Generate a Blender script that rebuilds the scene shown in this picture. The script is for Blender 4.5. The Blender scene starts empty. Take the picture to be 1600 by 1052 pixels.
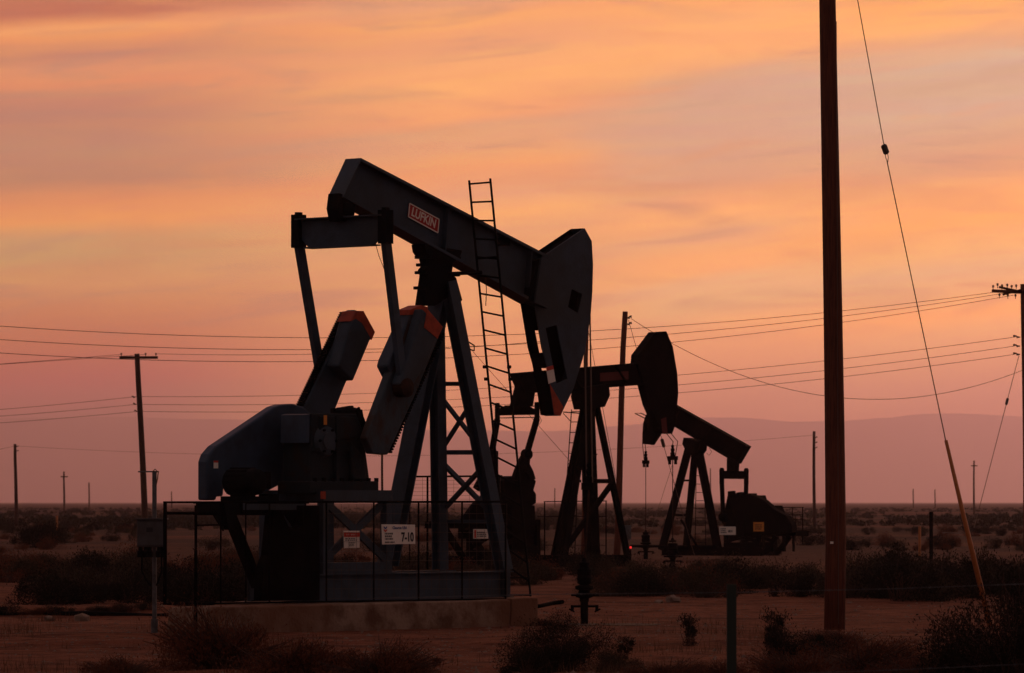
import bpy, bmesh, math, random
from math import sin, cos, radians, pi, sqrt
from mathutils import Vector, noise

random.seed(7)
sc = bpy.context.scene
COL = sc.collection
F = 7200.0                      # focal length in pixels of the 1600 px wide photograph
H = 2.0                         # eye height

# ------------------------------------------------------------------ camera, sky, sun, exposure
cd = bpy.data.cameras.new('camera')
cam = bpy.data.objects.new('camera', cd)
COL.objects.link(cam)
cam.location = (0, 0, H)
cam.rotation_euler = (pi/2, 0, 0)
cd.sensor_width = 36.0
cd.lens = 36.0*F/1600.0
cd.shift_y = (785-526)/1600.0
cd.clip_start = 0.5
cd.clip_end = 90000
cd.dof.use_dof = True
cd.dof.focus_distance = 78.0
cd.dof.aperture_fstop = 7.0
sc.camera = cam
sc.view_settings.view_transform = 'Standard'
sc.view_settings.look = 'None'
sc.view_settings.exposure = 0.0
sc.view_settings.gamma = 1.0
sc.view_settings.use_curve_mapping = False
try:
    sc.cycles.use_denoising = True
    sc.cycles.denoiser = 'OPENIMAGEDENOISE'
except Exception:
    pass
sc.cycles.max_bounces = 6
sc.cycles.volume_bounces = 4

HAZE_D = 0.55e-4
HAZE_COL = (0.95, 0.79, 0.91)
HAZE_TOP = 1020.0
HILL_Y = 36400.0
HAZE_END = 41800.0
INS = (0.45, 0.158, 0.128)      # radiance that the lit haze itself sends to the camera (measured)

def lin(c):
    return tuple(((v/255.0)/12.92 if v <= 10 else (((v/255.0)+0.055)/1.055)**2.4) for v in c)

def through_haze(sy, c):
    """sky colour beyond the haze that arrives as c (sRGB) at sy pixels above the horizon"""
    e = max(sy, 1.0)/F
    path = min(HAZE_END, (HAZE_TOP-H)/sin(e))
    t = math.exp(-HAZE_D*path)
    l = lin(c)
    return tuple(max(0.02, (l[i]-INS[i]*(1-t))/t) for i in range(3))

SKY_L = [(0,(200,118,92)),(22,(196,112,90)),(46,(244,158,106)),(60,(240,152,100)),(90,(204,132,108)),(112,(226,146,108)),(135,(228,142,104)),
         (165,(202,132,108)),(200,(194,130,110)),(240,(198,136,110)),(290,(194,130,106)),(322,(228,142,100)),(350,(238,152,98)),(376,(208,150,110)),
         (405,(206,150,108)),(450,(214,144,104)),(500,(204,126,96)),(550,(194,113,90)),(600,(184,105,87)),(650,(172,98,84)),(700,(166,94,82)),(785,(164,92,82))]
SKY_M = [(0,(230,156,118)),(20,(252,166,106)),(60,(240,160,114)),(100,(253,172,112)),(150,(251,168,110)),(180,(246,160,110)),(197,(224,156,120)),
         (230,(232,160,116)),(262,(242,157,106)),(300,(232,158,118)),(332,(248,166,108)),(360,(234,160,112)),(420,(230,156,110)),(480,(232,156,108)),
         (530,(228,146,104)),(600,(216,136,102)),(650,(200,124,100)),(700,(188,114,98)),(785,(182,108,96))]
SKY_C = [(0,(250,164,106)),(40,(253,171,111)),(80,(253,171,112)),(104,(241,165,115)),(124,(216,160,131)),(160,(212,160,133)),(190,(210,158,134)),(230,(214,158,130)),
         (260,(215,155,125)),(290,(220,155,120)),(314,(241,162,112)),(335,(251,167,110)),(354,(240,162,112)),(370,(228,160,119)),(400,(246,163,108)),(424,(248,165,108)),
         (442,(232,166,121)),(480,(229,163,117)),(520,(235,154,108)),(580,(214,136,104)),(640,(192,119,100)),(700,(186,114,99)),(785,(184,111,98))]
SKY_R = [(0,(253,165,98)),(45,(254,170,106)),(72,(226,160,122)),(100,(210,168,144)),(140,(207,160,134)),(180,(210,166,140)),(230,(213,156,126)),
         (270,(219,151,116)),(312,(253,166,102)),(350,(250,163,98)),(400,(240,166,110)),(432,(228,165,120)),(470,(233,158,110)),(500,(246,156,100)),
         (530,(228,151,108)),(580,(207,132,103)),(640,(188,116,99)),(700,(183,112,98)),(785,(184,111,98))]

def build_world():
    w = bpy.data.worlds.new('World')
    sc.world = w
    w.use_nodes = True
    nt = w.node_tree
    nt.nodes.clear()
    N = nt.nodes.new
    L = nt.links.new
    def val(x, inp):
        if isinstance(x, (int, float)):
            inp.default_value = x
        else:
            L(x, inp)
    def m(op, a, b=0.0, c=0.0):
        n = N('ShaderNodeMath'); n.operation = op
        val(a, n.inputs[0]); val(b, n.inputs[1]); val(c, n.inputs[2])
        return n.outputs[0]
    def rng(x, a, b, c, d, smooth=True):
        n = N('ShaderNodeMapRange'); n.interpolation_type = 'SMOOTHSTEP' if smooth else 'LINEAR'
        val(x, n.inputs[0])
        for i, q in enumerate((a, b, c, d)):
            n.inputs[i+1].default_value = q
        return n.outputs[0]
    def mix(f, a, b, mode='MIX'):
        n = N('ShaderNodeMix'); n.data_type = 'RGBA'; n.blend_type = mode
        val(f, n.inputs[0])
        for x, s in ((a, n.inputs[6]), (b, n.inputs[7])):
            if isinstance(x, tuple):
                s.default_value = (*x, 1)
            else:
                L(x, s)
        return n.outputs[2]
    tc = N('ShaderNodeTexCoord')
    sep = N('ShaderNodeSeparateXYZ'); L(tc.outputs['Generated'], sep.inputs[0])
    X, Y, Z = sep.outputs
    az = m('ARCTAN2', X, Y)
    el = m('ARCSINE', m('MINIMUM', m('MAXIMUM', Z, -1.0), 1.0))
    sx = m('MULTIPLY', az, F)
    sy = m('MULTIPLY', el, F)
    def nz(scx, scy, detail, rough, off=0.0, dist=0.0):
        cx = N('ShaderNodeCombineXYZ')
        L(m('MULTIPLY', sx, scx), cx.inputs[0]); L(m('MULTIPLY', m('ADD', sy, m('MULTIPLY', sx, -0.07)), scy), cx.inputs[1])
        cx.inputs[2].default_value = off
        n = N('ShaderNodeTexNoise'); n.inputs['Scale'].default_value = 1.0
        n.inputs['Detail'].default_value = detail; n.inputs['Roughness'].default_value = rough
        n.inputs['Distortion'].default_value = dist
        L(cx.outputs[0], n.inputs['Vector'])
        return n.outputs['Fac']
    warp = m('MULTIPLY', m('SUBTRACT', nz(1/620, 1/150, 3, .5, 3.3), .5), 40.0)
    warp2 = m('MULTIPLY', m('SUBTRACT', nz(1/170, 1/26, 4, .6, 9.1), .5), 15.0)
    t = m('ADD', m('ADD', sy, warp), warp2)
    def ramp(table, cx, tilt):
        tt = m('DIVIDE', m('ADD', t, m('MULTIPLY', m('SUBTRACT', sx, cx), tilt)), 800.0)
        r = N('ShaderNodeValToRGB')
        cr = r.color_ramp
        pts = sorted([((785-y)/800.0, through_haze(785-y, c)) for y, c in table])
        while len(cr.elements) < len(pts):
            cr.elements.new(0.5)
        for e, (p, c) in zip(cr.elements, pts):
            e.position = p
        for e, (p, c) in zip(cr.elements, pts):
            e.color = (*c, 1)
        L(tt, r.inputs[0])
        return r.outputs[0]
    cl, cm_, cc, crt = ramp(SKY_L, -700, -0.05), ramp(SKY_M, 0, -0.10), ramp(SKY_C, 300, -0.16), ramp(SKY_R, 650, -0.12)
    wob = m('MULTIPLY', m('SUBTRACT', nz(1/200, 1/40, 3, .6, 5.5), .5), 260.0)
    col = mix(rng(sx, -640, -60, 0, 1), cl, cm_)
    col = mix(rng(m('ADD', sx, wob), 30, 280, 0, 1), col, cc)
    col = mix(rng(m('ADD', sx, wob), 320, 610, 0, 1), col, crt)
    # thin streaks of cloud, lit orange where they catch the light and mauve grey where they do not
    st = nz(1/400, 1/52, 6, .60, 1.7, .9)
    wisp = rng(st, .50, .72, 0, .42)
    grey = rng(st, .50, .28, 0, .46)
    st2 = nz(1/250, 1/21, 5, .6, 4.4, .6)
    fine = m('ADD', rng(st2, .38, .64, -.045, .045), 1.0)
    hi = rng(sy, 120, 330, 0, 1)
    col = mix(m('MULTIPLY', wisp, hi), col, (1.0, .39, .13))
    col = mix(m('MULTIPLY', grey, hi), col, (.53, .30, .21))
    fv = N('ShaderNodeCombineColor'); L(m('ADD', m('MULTIPLY', m('SUBTRACT', fine, 1.0), m('MULTIPLY', hi, .5)), 1.0), fv.inputs[0])
    L(m('ADD', m('MULTIPLY', m('SUBTRACT', fine, 1.0), hi), 1.0), fv.inputs[1]); L(m('ADD', m('MULTIPLY', m('SUBTRACT', fine, 1.0), m('MULTIPLY', hi, -.4)), 1.0), fv.inputs[2])
    col = mix(1.0, col, fv.outputs[0], 'MULTIPLY')
    # the rest of the dome: clouds thin out and the light falls off away from the afterglow
    zen = mix(rng(nz(1/2600, 1/1500, 5, .6, 7.7), .38, .66, 0, 1), (.20, .17, .24), (.40, .23, .25))
    col = mix(rng(el, radians(6.5), radians(48), 0, 1), col, zen)
    east = mix(rng(nz(1/3000, 1/1100, 5, .6, 2.2), .40, .66, 0, 1), (.165, .128, .128), (.250, .172, .150))
    aza = m('ABSOLUTE', az)
    fade = m('MULTIPLY', rng(aza, .20, 1.25, 0, 1), rng(el, radians(62), radians(88), 1, 0))
    col = mix(fade, col, east)
    col = mix(rng(el, radians(-.2), radians(-4), 0, 1), col, (.06, .035, .025))
    ten = mix(1.0, col, (10.0, 10.0, 10.0), 'MULTIPLY')
    sky = N('ShaderNodeTexSky'); sky.sky_type = 'NISHITA'; sky.sun_disc = False
    sky.sun_elevation = radians(SUN_EL); sky.sun_rotation = radians(SUN_AZ)
    sky.dust_density = 3.0
    final = mix(0.94, sky.outputs[0], ten)
    bg = N('ShaderNodeBackground'); bg.inputs[1].default_value = 0.1
    L(final, bg.inputs[0])
    out = N('ShaderNodeOutputWorld'); L(bg.outputs[0], out.inputs[0])

SUN_EL, SUN_AZ = 2.5, 24.0      # the glow lies ahead, a little to the right
build_world()
sl = bpy.data.lights.new('sun', 'SUN')
sl.energy = 0.9
sl.color = (1.0, .50, .40)
sl.angle = radians(14)
sun = bpy.data.objects.new('sun', sl)
COL.objects.link(sun)
sun.location = (40, 60, 60)
dsun = Vector((sin(radians(SUN_AZ))*cos(radians(SUN_EL)), cos(radians(SUN_AZ))*cos(radians(SUN_EL)), sin(radians(SUN_EL))))
sun.rotation_euler = dsun.to_track_quat('Z', 'Y').to_euler()

# ------------------------------------------------------------------ helpers
def X3(px, py, Y):
    return Vector(((px-800)/F*Y, Y, H+(785-py)/F*Y))

def gx(px, Y):
    return (px-800)/F*Y

class Plane:
    """a machine's own axes: u along it, v across it towards the camera, z up"""
    def __init__(s, px, Y, A, sgn=1):
        s.o = Vector(((px-800)/F*Y, Y, 0)); s.A = radians(A); s.sgn = sgn
        s.u = Vector((sin(s.A), cos(s.A), 0)); s.y = Vector((-cos(s.A), sin(s.A), 0)); s.v = -sgn*s.y
    def uz(s, px, py, v=0.0):
        dx = (px-800)/F
        t = (v+s.o.dot(s.v))/(dx*s.v.x+s.v.y)
        p = Vector((dx*t, t, 0))
        return ((p-s.o).dot(s.u), H+(785-py)/F*t)
    def P(s, px, py, v=0.0):
        u, z = s.uz(px, py, v)
        return Vector((u, -s.sgn*v, z))
    def Q(s, u, v, z):
        return Vector((u, -s.sgn*v, z))

def tag(o, label, cat, group=None, kind=None):
    if label: o['label'] = label
    if cat: o['category'] = cat
    if group: o['group'] = group
    if kind: o['kind'] = kind
    return o

def empty(name, loc=(0, 0, 0), rz=0.0):
    o = bpy.data.objects.new(name, None)
    o.empty_display_size = .3
    COL.objects.link(o)
    o.location = loc; o.rotation_euler = (0, 0, rz)
    return o

class MB:
    def __init__(s):
        s.v = []; s.f = []
    def add(s, vs, fs):
        b = len(s.v)
        s.v += [tuple(q) for q in vs]
        s.f += [tuple(i+b for i in f) for f in fs]
        return s
    def box(s, c, d, M=None):
        hx, hy, hz = d[0]/2, d[1]/2, d[2]/2
        vs = [Vector((x, y, z)) for x in (-hx, hx) for y in (-hy, hy) for z in (-hz, hz)]
        if M is not None: vs = [M @ q for q in vs]
        vs = [q+Vector(c) for q in vs]
        return s.add(vs, [(0,1,3,2),(4,6,7,5),(0,4,5,1),(2,3,7,6),(0,2,6,4),(1,5,7,3)])
    def bar(s, a, b, w, h, side=None):
        """box beam from a to b; w along 'side', h across it"""
        a, b = Vector(a), Vector(b)
        d = (b-a).normalized()
        sd = Vector(side) if side is not None else Vector((0, 1, 0))
        if abs(d.dot(sd.normalized())) > .97: sd = Vector((1, 0, 0))
        sd = (sd-d*d.dot(sd)).normalized()
        up = d.cross(sd)
        vs = []
        for p in (a, b):
            for i, j in ((-1,-1),(1,-1),(1,1),(-1,1)):
                vs.append(p+sd*(i*w/2)+up*(j*h/2))
        return s.add(vs, [(3,2,1,0),(4,5,6,7),(0,1,5,4),(1,2,6,5),(2,3,7,6),(3,0,4,7)])
    def ibeam(s, a, b, w, h, side=None, tf=.022, tw=.016):
        a, b = Vector(a), Vector(b)
        d = (b-a).normalized()
        sd = Vector(side) if side is not None else Vector((0, 1, 0))
        sd = (sd-d*d.dot(sd)).normalized()
        up = d.cross(sd)
        for k in (-1, 1):
            s.bar(a+up*(k*(h-tf)/2), b+up*(k*(h-tf)/2), w, tf, sd)
        return s.bar(a, b, tw, h-2*tf, sd)
    def tube(s, pts, r, n=8, cap=True):
        pts = [Vector(p) for p in pts]
        rs = r if isinstance(r, (list, tuple)) else [r]*len(pts)
        b = len(s.v)
        prev = None
        for i, p in enumerate(pts):
            d = (pts[min(i+1, len(pts)-1)]-pts[max(i-1, 0)]).normalized()
            if prev is None:
                ref = Vector((0, 0, 1)) if abs(d.z) < .9 else Vector((1, 0, 0))
                sd = d.cross(ref).normalized()
            else:
                sd = (prev-d*d.dot(prev)).normalized()
            prev = sd
            up = d.cross(sd)
            for k in range(n):
                t = 2*pi*k/n
                s.v.append(tuple(p+(sd*cos(t)+up*sin(t))*rs[i]))
        for i in range(len(pts)-1):
            for k in range(n):
                k2 = (k+1) % n
                s.f.append((b+i*n+k, b+i*n+k2, b+(i+1)*n+k2, b+(i+1)*n+k))
        if cap:
            s.f.append(tuple(b+k for k in reversed(range(n))))
            s.f.append(tuple(b+(len(pts)-1)*n+k for k in range(n)))
        return s
    def prism(s, poly, fn, v0, v1):
        """poly: (u, z) outline; fn(u, v, z) gives the point"""
        n = len(poly)
        vs = [fn(u, v0, z) for u, z in poly]+[fn(u, v1, z) for u, z in poly]
        fs = [tuple(range(n)), tuple(reversed(range(n, 2*n)))]
        for i in range(n):
            j = (i+1) % n
            fs.append((i, i+n, j+n, j))
        return s.add(vs, fs)
    def lathe(s, c, prof, n=14, axis='z'):
        b = len(s.v)
        for r, h in prof:
            for k in range(n):
                t = 2*pi*k/n
                if axis == 'z': q = (c[0]+r*cos(t), c[1]+r*sin(t), c[2]+h)
                elif axis == 'y': q = (c[0]+r*cos(t), c[1]+h, c[2]+r*sin(t))
                else: q = (c[0]+h, c[1]+r*cos(t), c[2]+r*sin(t))
                s.v.append(q)
        for i in range(len(prof)-1):
            for k in range(n):
                k2 = (k+1) % n
                s.f.append((b+i*n+k, b+i*n+k2, b+(i+1)*n+k2, b+(i+1)*n+k))
        s.f.append(tuple(b+k for k in range(n)))
        s.f.append(tuple(b+(len(prof)-1)*n+k for k in range(n)))
        return s
    def build(s, name, mat, parent=None, smooth=False, bevel=0.0):
        me = bpy.data.meshes.new(name)
        me.from_pydata(s.v, [], s.f)
        bm = bmesh.new(); bm.from_mesh(me)
        bmesh.ops.recalc_face_normals(bm, faces=bm.faces)
        bm.to_mesh(me); bm.free()
        if mat: me.materials.append(mat)
        if smooth:
            for p in me.polygons: p.use_smooth = len(p.vertices) <= 4
        o = bpy.data.objects.new(name, me)
        COL.objects.link(o)
        if parent: o.parent = parent
        if bevel:
            bv = o.modifiers.new('bevel', 'BEVEL'); bv.width = bevel; bv.segments = 2; bv.limit_method = 'ANGLE'
        return o

def mesh_of(curve, name):
    o = bpy.data.objects.new('tmp', curve)
    COL.objects.link(o)
    bpy.context.view_layer.update()
    dg = bpy.context.evaluated_depsgraph_get()
    me = bpy.data.meshes.new_from_object(o.evaluated_get(dg))
    me.name = name
    bpy.data.objects.remove(o)
    return me

def plate(name, outline, holes, fn, v, th, mat, parent):
    """a flat plate with real openings; outline and holes in (u, z)"""
    c = bpy.data.curves.new(name, 'CURVE'); c.dimensions = '2D'; c.fill_mode = 'BOTH'; c.extrude = th/2
    for pl in [outline]+holes:
        sp = c.splines.new('POLY'); sp.points.add(len(pl)-1)
        for q, (u, z) in zip(sp.points, pl): q.co = (u, z, 0, 1)
        sp.use_cyclic_u = True
    me = mesh_of(c, name)
    for q in me.vertices:
        q.co = fn(q.co.x, v+q.co.z, q.co.y)
    bm = bmesh.new(); bm.from_mesh(me)
    bmesh.ops.remove_doubles(bm, verts=bm.verts, dist=1e-5)
    bmesh.ops.recalc_face_normals(bm, faces=bm.faces)
    bm.to_mesh(me); bm.free()
    me.materials.append(mat)
    o = bpy.data.objects.new(name, me); COL.objects.link(o)
    if parent: o.parent = parent
    return o

def text(name, body, size, p, ex, ey, mat, parent, bold=0.0, sxx=1.0, align='CENTER'):
    """lettering laid on a surface: p its centre, ex to the right, ey up"""
    c = bpy.data.curves.new(name, 'FONT'); c.body = body; c.size = size; c.align_x = align; c.align_y = 'CENTER'
    c.extrude = .001; c.offset = bold
    me = mesh_of(c, name)
    ex, ey = Vector(ex).normalized(), Vector(ey).normalized(); n = ex.cross(ey)
    for q in me.vertices:
        q.co = Vector(p)+ex*(q.co.x*sxx)+ey*q.co.y+n*q.co.z
    me.materials.clear(); me.materials.append(mat)
    o = bpy.data.objects.new(name, me); COL.objects.link(o)
    if parent: o.parent = parent
    return o

# ------------------------------------------------------------------ materials
def mat(name, base, rough=.7, metal=0.0, second=None, scale=4.0, lo=.45, hi=.62, bump=0.0, bscale=40.0, stretch=(1, 1, 1), third=None, spec=.3):
    M = bpy.data.materials.new(name); M.use_nodes = True
    nt = M.node_tree; b = nt.nodes['Principled BSDF']
    b.inputs['Roughness'].default_value = rough; b.inputs['Metallic'].default_value = metal
    b.inputs['Specular IOR Level'].default_value = spec
    b.inputs['Base Color'].default_value = (*base, 1)
    tc = nt.nodes.new('ShaderNodeTexCoord'); mp = nt.nodes.new('ShaderNodeMapping'); mp.inputs['Scale'].default_value = stretch
    nt.links.new(tc.outputs['Object'], mp.inputs[0])
    if second:
        n = nt.nodes.new('ShaderNodeTexNoise'); n.inputs['Scale'].default_value = scale; n.inputs['Detail'].default_value = 8; n.inputs['Roughness'].default_value = .65
        nt.links.new(mp.outputs[0], n.inputs['Vector'])
        r = nt.nodes.new('ShaderNodeMapRange'); r.inputs[1].default_value = lo; r.inputs[2].default_value = hi
        nt.links.new(n.outputs['Fac'], r.inputs[0])
        mx = nt.nodes.new('ShaderNodeMix'); mx.data_type = 'RGBA'
        mx.inputs[6].default_value = (*base, 1); mx.inputs[7].default_value = (*second, 1)
        nt.links.new(r.outputs[0], mx.inputs[0])
        last = mx.outputs[2]
        if third:
            n3 = nt.nodes.new('ShaderNodeTexNoise'); n3.inputs['Scale'].default_value = scale*.22; n3.inputs['Detail'].default_value = 5
            nt.links.new(mp.outputs[0], n3.inputs['Vector'])
            r3 = nt.nodes.new('ShaderNodeMapRange'); r3.inputs[1].default_value = .48; r3.inputs[2].default_value = .64
            nt.links.new(n3.outputs['Fac'], r3.inputs[0])
            m3 = nt.nodes.new('ShaderNodeMix'); m3.data_type = 'RGBA'; m3.inputs[7].default_value = (*third, 1)
            nt.links.new(r3.outputs[0], m3.inputs[0]); nt.links.new(last, m3.inputs[6]); last = m3.outputs[2]
        nt.links.new(last, b.inputs['Base Color'])
    if bump:
        n2 = nt.nodes.new('ShaderNodeTexNoise'); n2.inputs['Scale'].default_value = bscale; n2.inputs['Detail'].default_value = 6
        nt.links.new(mp.outputs[0], n2.inputs['Vector'])
        bp = nt.nodes.new('ShaderNodeBump'); bp.inputs['Strength'].default_value = bump; bp.inputs['Distance'].default_value = .03
        nt.links.new(n2.outputs['Fac'], bp.inputs['Height']); nt.links.new(bp.outputs[0], b.inputs['Normal'])
    return M

PAINT = mat('grey_blue_paint', (.035, .052, .074), .60, 0, (.022, .031, .042), 2.2, .42, .66, .25, 30, third=(.026, .030, .033))
GEAR = mat('greasy_gear_box_paint', (.013, .017, .020), .7, 0, (.022, .010, .006), 2.5, .5, .68, .3, 20, spec=.15)
PAINTR = mat('rust_bled_paint', (.030, .044, .056), .65, 0, (.034, .017, .011), 1.6, .44, .56, .3, 20, (1, 1, .6))
BLUE = mat('blue_guard_paint', (.028, .046, .074), .55, 0, (.017, .025, .040), 2.0, .42, .68, .1, 20)
DARK = mat('oily_dark_steel', (.006, .006, .0065), .8, 0, (.011, .006, .005), 3.0, .5, .68, .3, 25, spec=.05)
RUST = mat('rusty_steel', (.022, .011, .007), .85, 0, (.045, .016, .009), 5.0, .42, .62, .3, 30, spec=.15)
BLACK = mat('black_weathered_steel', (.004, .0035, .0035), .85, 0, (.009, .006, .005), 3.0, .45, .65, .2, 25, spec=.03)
ORANGE = mat('orange_safety_paint', (.40, .045, .012), .6, 0, (.24, .028, .010), 7.0, .45, .65)
RED = mat('red_badge', (.40, .020, .016), .5)
DULLRED = mat('faded_red_badge', (.12, .018, .014), .7)
WHITE = mat('white_sign_enamel', (.80, .68, .58), .5, 0, (.66, .50, .40), 9.0, .55, .75)
INK = mat('black_sign_ink', (.02, .018, .02), .6)
INKBLUE = mat('blue_sign_ink', (.03, .07, .22), .6)
SIGNRED = mat('red_sign_ink', (.55, .05, .03), .6)
YSIGN = mat('amber_sign', (.65, .22, .03), .6)
GALV = mat('galvanised_steel', (.11, .10, .10), .6, .2, (.07, .06, .06), 6.0)
BOXGREY = mat('grey_cabinet_enamel', (.060, .052, .054), .6, 0, (.045, .036, .034), 3.0)
WOOD = mat('creosoted_pole_wood', (.15, .042, .022), .85, 0, (.07, .022, .013), 6.0, .4, .65, .5, 18, (6, 6, .35), spec=.2)
WOODF = mat('weathered_pole_wood', (.09, .040, .027), .85, 0, (.05, .024, .017), 5.0, .4, .65, .3, 14, (5, 5, .4), spec=.2)
WIRE = mat('aged_conductor', (.10, .055, .04), .7)
YELLOW = mat('yellow_guy_guard', (.42, .135, .038), .6, 0, (.32, .10, .026), 12, .5, .7)
CONC = mat('stained_concrete', (.27, .165, .115), .9, 0, (.12, .055, .032), 2.0, .42, .60, .6, 18, third=(.16, .066, .036), spec=.2)
PORC = mat('porcelain_brown', (.05, .03, .025), .3)
POST = mat('green_steel_post', (.020, .027, .020), .8)
TWIG = mat('dry_twig', (.06, .024, .014), .9)
LEAFA = mat('sage_leaf', (.050, .032, .019), .9, spec=.1)
LEAFB = mat('dark_saltbush_leaf', (.020, .014, .009), .9, spec=.1)
LEAFP = mat('plain_scrub_leaf', (.050, .036, .025), .9, spec=.1)
LEAFC = mat('dry_rust_leaf', (.13, .040, .020), .9, spec=.1)
STRAW = mat('dry_straw', (.13, .058, .032), .9, spec=.1)
STONE = mat('dusty_stone', (.22, .14, .10), .95, 0, (.14, .09, .07), 4, .4, .65, .4, 12, spec=.1)
HILLM = mat('hill_scrub', (.10, .075, .06), .95, spec=.05)

def ground_mat():
    M = bpy.data.materials.new('desert_soil'); M.use_nodes = True
    nt = M.node_tree; b = nt.nodes['Principled BSDF']; L = nt.links.new
    b.inputs['Roughness'].default_value = .95; b.inputs['Specular IOR Level'].default_value = .08
    tc = nt.nodes.new('ShaderNodeTexCoord')
    def nz(scale, det, rough, stretch=(1, 1, 1)):
        mp = nt.nodes.new('ShaderNodeMapping'); mp.inputs['Scale'].default_value = stretch
        L(tc.outputs['Object'], mp.inputs[0])
        n = nt.nodes.new('ShaderNodeTexNoise'); n.inputs['Scale'].default_value = scale; n.inputs['Detail'].default_value = det; n.inputs['Roughness'].default_value = rough
        L(mp.outputs[0], n.inputs['Vector']); return n.outputs['Fac']
    def rg(x, a, c):
        r = nt.nodes.new('ShaderNodeMapRange'); r.inputs[1].default_value = a; r.inputs[2].default_value = c; L(x, r.inputs[0]); return r.outputs[0]
    def mx(f, a, c):
        n = nt.nodes.new('ShaderNodeMix'); n.data_type = 'RGBA'; L(f, n.inputs[0])
        for q, s in ((a, n.inputs[6]), (c, n.inputs[7])):
            if isinstance(q, tuple): s.default_value = (*q, 1)
            else: L(q, s)
        return n.outputs[2]
    c = mx(rg(nz(.16, 9, .6), .36, .60), (.180, .050, .024), (.250, .082, .042))
    c = mx(rg(nz(1.7, 8, .7), .46, .62), c, (.095, .026, .013))
    c = mx(rg(nz(11, 5, .7), .60, .72), c, (.27, .110, .062))
    # scrub cover, denser with distance from the worked pad
    sep = nt.nodes.new('ShaderNodeSeparateXYZ'); L(tc.outputs['Object'], sep.inputs[0])
    far = rg(sep.outputs[1], 84, 200)
    c = mx(rg(nz(.55, 8, .7, (.22, 1.2, 1)), .50, .66), c, (.090, .027, .014))
    c = mx(rg(nz(.35, 9, .75, (.4, 1, 1)), .56, .70), c, (.26, .100, .055))
    scr = nz(.020, 10, .72, (1, .42, 1))
    mm = nt.nodes.new('ShaderNodeMath'); mm.operation = 'MULTIPLY'; L(rg(scr, .30, .50), mm.inputs[0]); L(far, mm.inputs[1])
    c = mx(mm.outputs[0], c, (.050, .020, .013))
    L(c, b.inputs['Base Color'])
    bp = nt.nodes.new('ShaderNodeBump'); bp.inputs['Strength'].default_value = 1.0; bp.inputs['Distance'].default_value = .14
    L(nz(6, 9, .7), bp.inputs['Height']); L(bp.outputs[0], b.inputs['Normal'])
    return M
SOIL = ground_mat()

# ------------------------------------------------------------------ the setting: ground, hills, haze
def gh(x, y):
    """height of the ground"""
    if y < 30 or y > 420: return 0.0
    k = min(1, (y-30)/15)*min(1, (420-y)/120)
    h = .07*noise.noise((x*.16, y*.11, 0))+.035*noise.noise((x*.6, y*.45, 4))+.014*noise.noise((x*2.1, y*1.8, 8))+.028*noise.noise((x*.10, y*1.5, 12))+.016*noise.noise((x*.35, y*3.2, 15))
    for r0 in (69.6, 71.4, 63.0, 64.7):
        q = y-(r0+.05*x+.35*sin(x*.25+r0))
        h += (-.05*math.exp(-(q/.20)**2)+.025*math.exp(-((abs(q)-.36)/.14)**2))*(.5+.5*noise.noise((x*.3, r0, 1))+.2)
    # a low bank runs along the far side of the worked pad on the left
    if x < -5.2:
        h += .17*math.exp(-((y-(84+.25*x))/1.6)**2)*min(1, (-5.2-x)/1.0)
    if 84 < y: h += .10*noise.noise((x*.07, y*.05, 2))*min(1, (y-84)/30)
    d = max(abs(x+2.2)/4.6, abs(y-74)/4.0)
    if d < 1.4: k *= max(0.0, min(1, (d-.9)/.5))*.8+.2
    return h*k

def axis_lines(dense0, dense1, step, lo, hi, grow=1.16):
    a = []
    t = dense0
    while t <= dense1: a.append(t); t += step
    s = step; t = a[-1]
    while t < hi: s *= grow; t = min(hi, t+s); a.append(t)
    s = step; t = a[0]; b = []
    while t > lo: s *= grow; t = max(lo, t-s); b.append(t)
    return b[::-1]+a

GX = axis_lines(-13, 13, .2, -30500, 30500)
GY = axis_lines(46, 100, .22, -6000, 41500, 1.10)
mb = MB()
mb.v = [(x, y, gh(x, y)) for y in GY for x in GX]
nx = len(GX)
mb.f = [(j*nx+i, j*nx+i+1, (j+1)*nx+i+1, (j+1)*nx+i) for j in range(len(GY)-1) for i in range(nx-1)]
g = mb.build('ground', SOIL, smooth=True); tag(g, None, None, kind='structure')

def hill_profile(px):
    """skyline of the far hills, pixels above the horizon"""
    pts = [(-1600,100),(-700,118),(0,131),(150,134),(330,130),(450,128),(560,120),(700,112),(860,112),(980,121),(1060,133),(1150,133),(1240,126),(1310,126),
           (1370,132),(1440,138),(1500,139),(1600,134),(2000,120),(2600,96)]
    for (a, ya), (b, yb) in zip(pts, pts[1:]):
        if a <= px <= b:
            t = (px-a)/(b-a); t = t*t*(3-2*t)
            return ya+(yb-ya)*t
    return 100
mb = MB(); rows = []
NH = 160
for k in range(NH+1):
    px = -1600+4200*k/NH
    x = (px-800)/F*HILL_Y
    h = hill_profile(px)/F*HILL_Y
    b = len(mb.v)
    for t, yy in ((0, -4600), (.22, -3400), (.5, -2100), (.8, -900), (1.0, 0), (.7, 1600), (0, 3900)):
        w = noise.noise((x*.0006, yy*.0007, t*3))
        mb.v.append((x, HILL_Y+yy+450*w, max(-2, h*t*(1+.10*w*(1 if 0 < t < 1 else 0))+(9*noise.noise((x*.0022, yy*.002, 1)) if t == 1.0 else 0))))
    rows.append(b)
for a, b in zip(rows, rows[1:]):
    for q in range(6): mb.f.append((a+q, b+q, b+q+1, a+q+1))
hl = mb.build('hills', HILLM, smooth=True); tag(hl, None, None, kind='structure')

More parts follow.
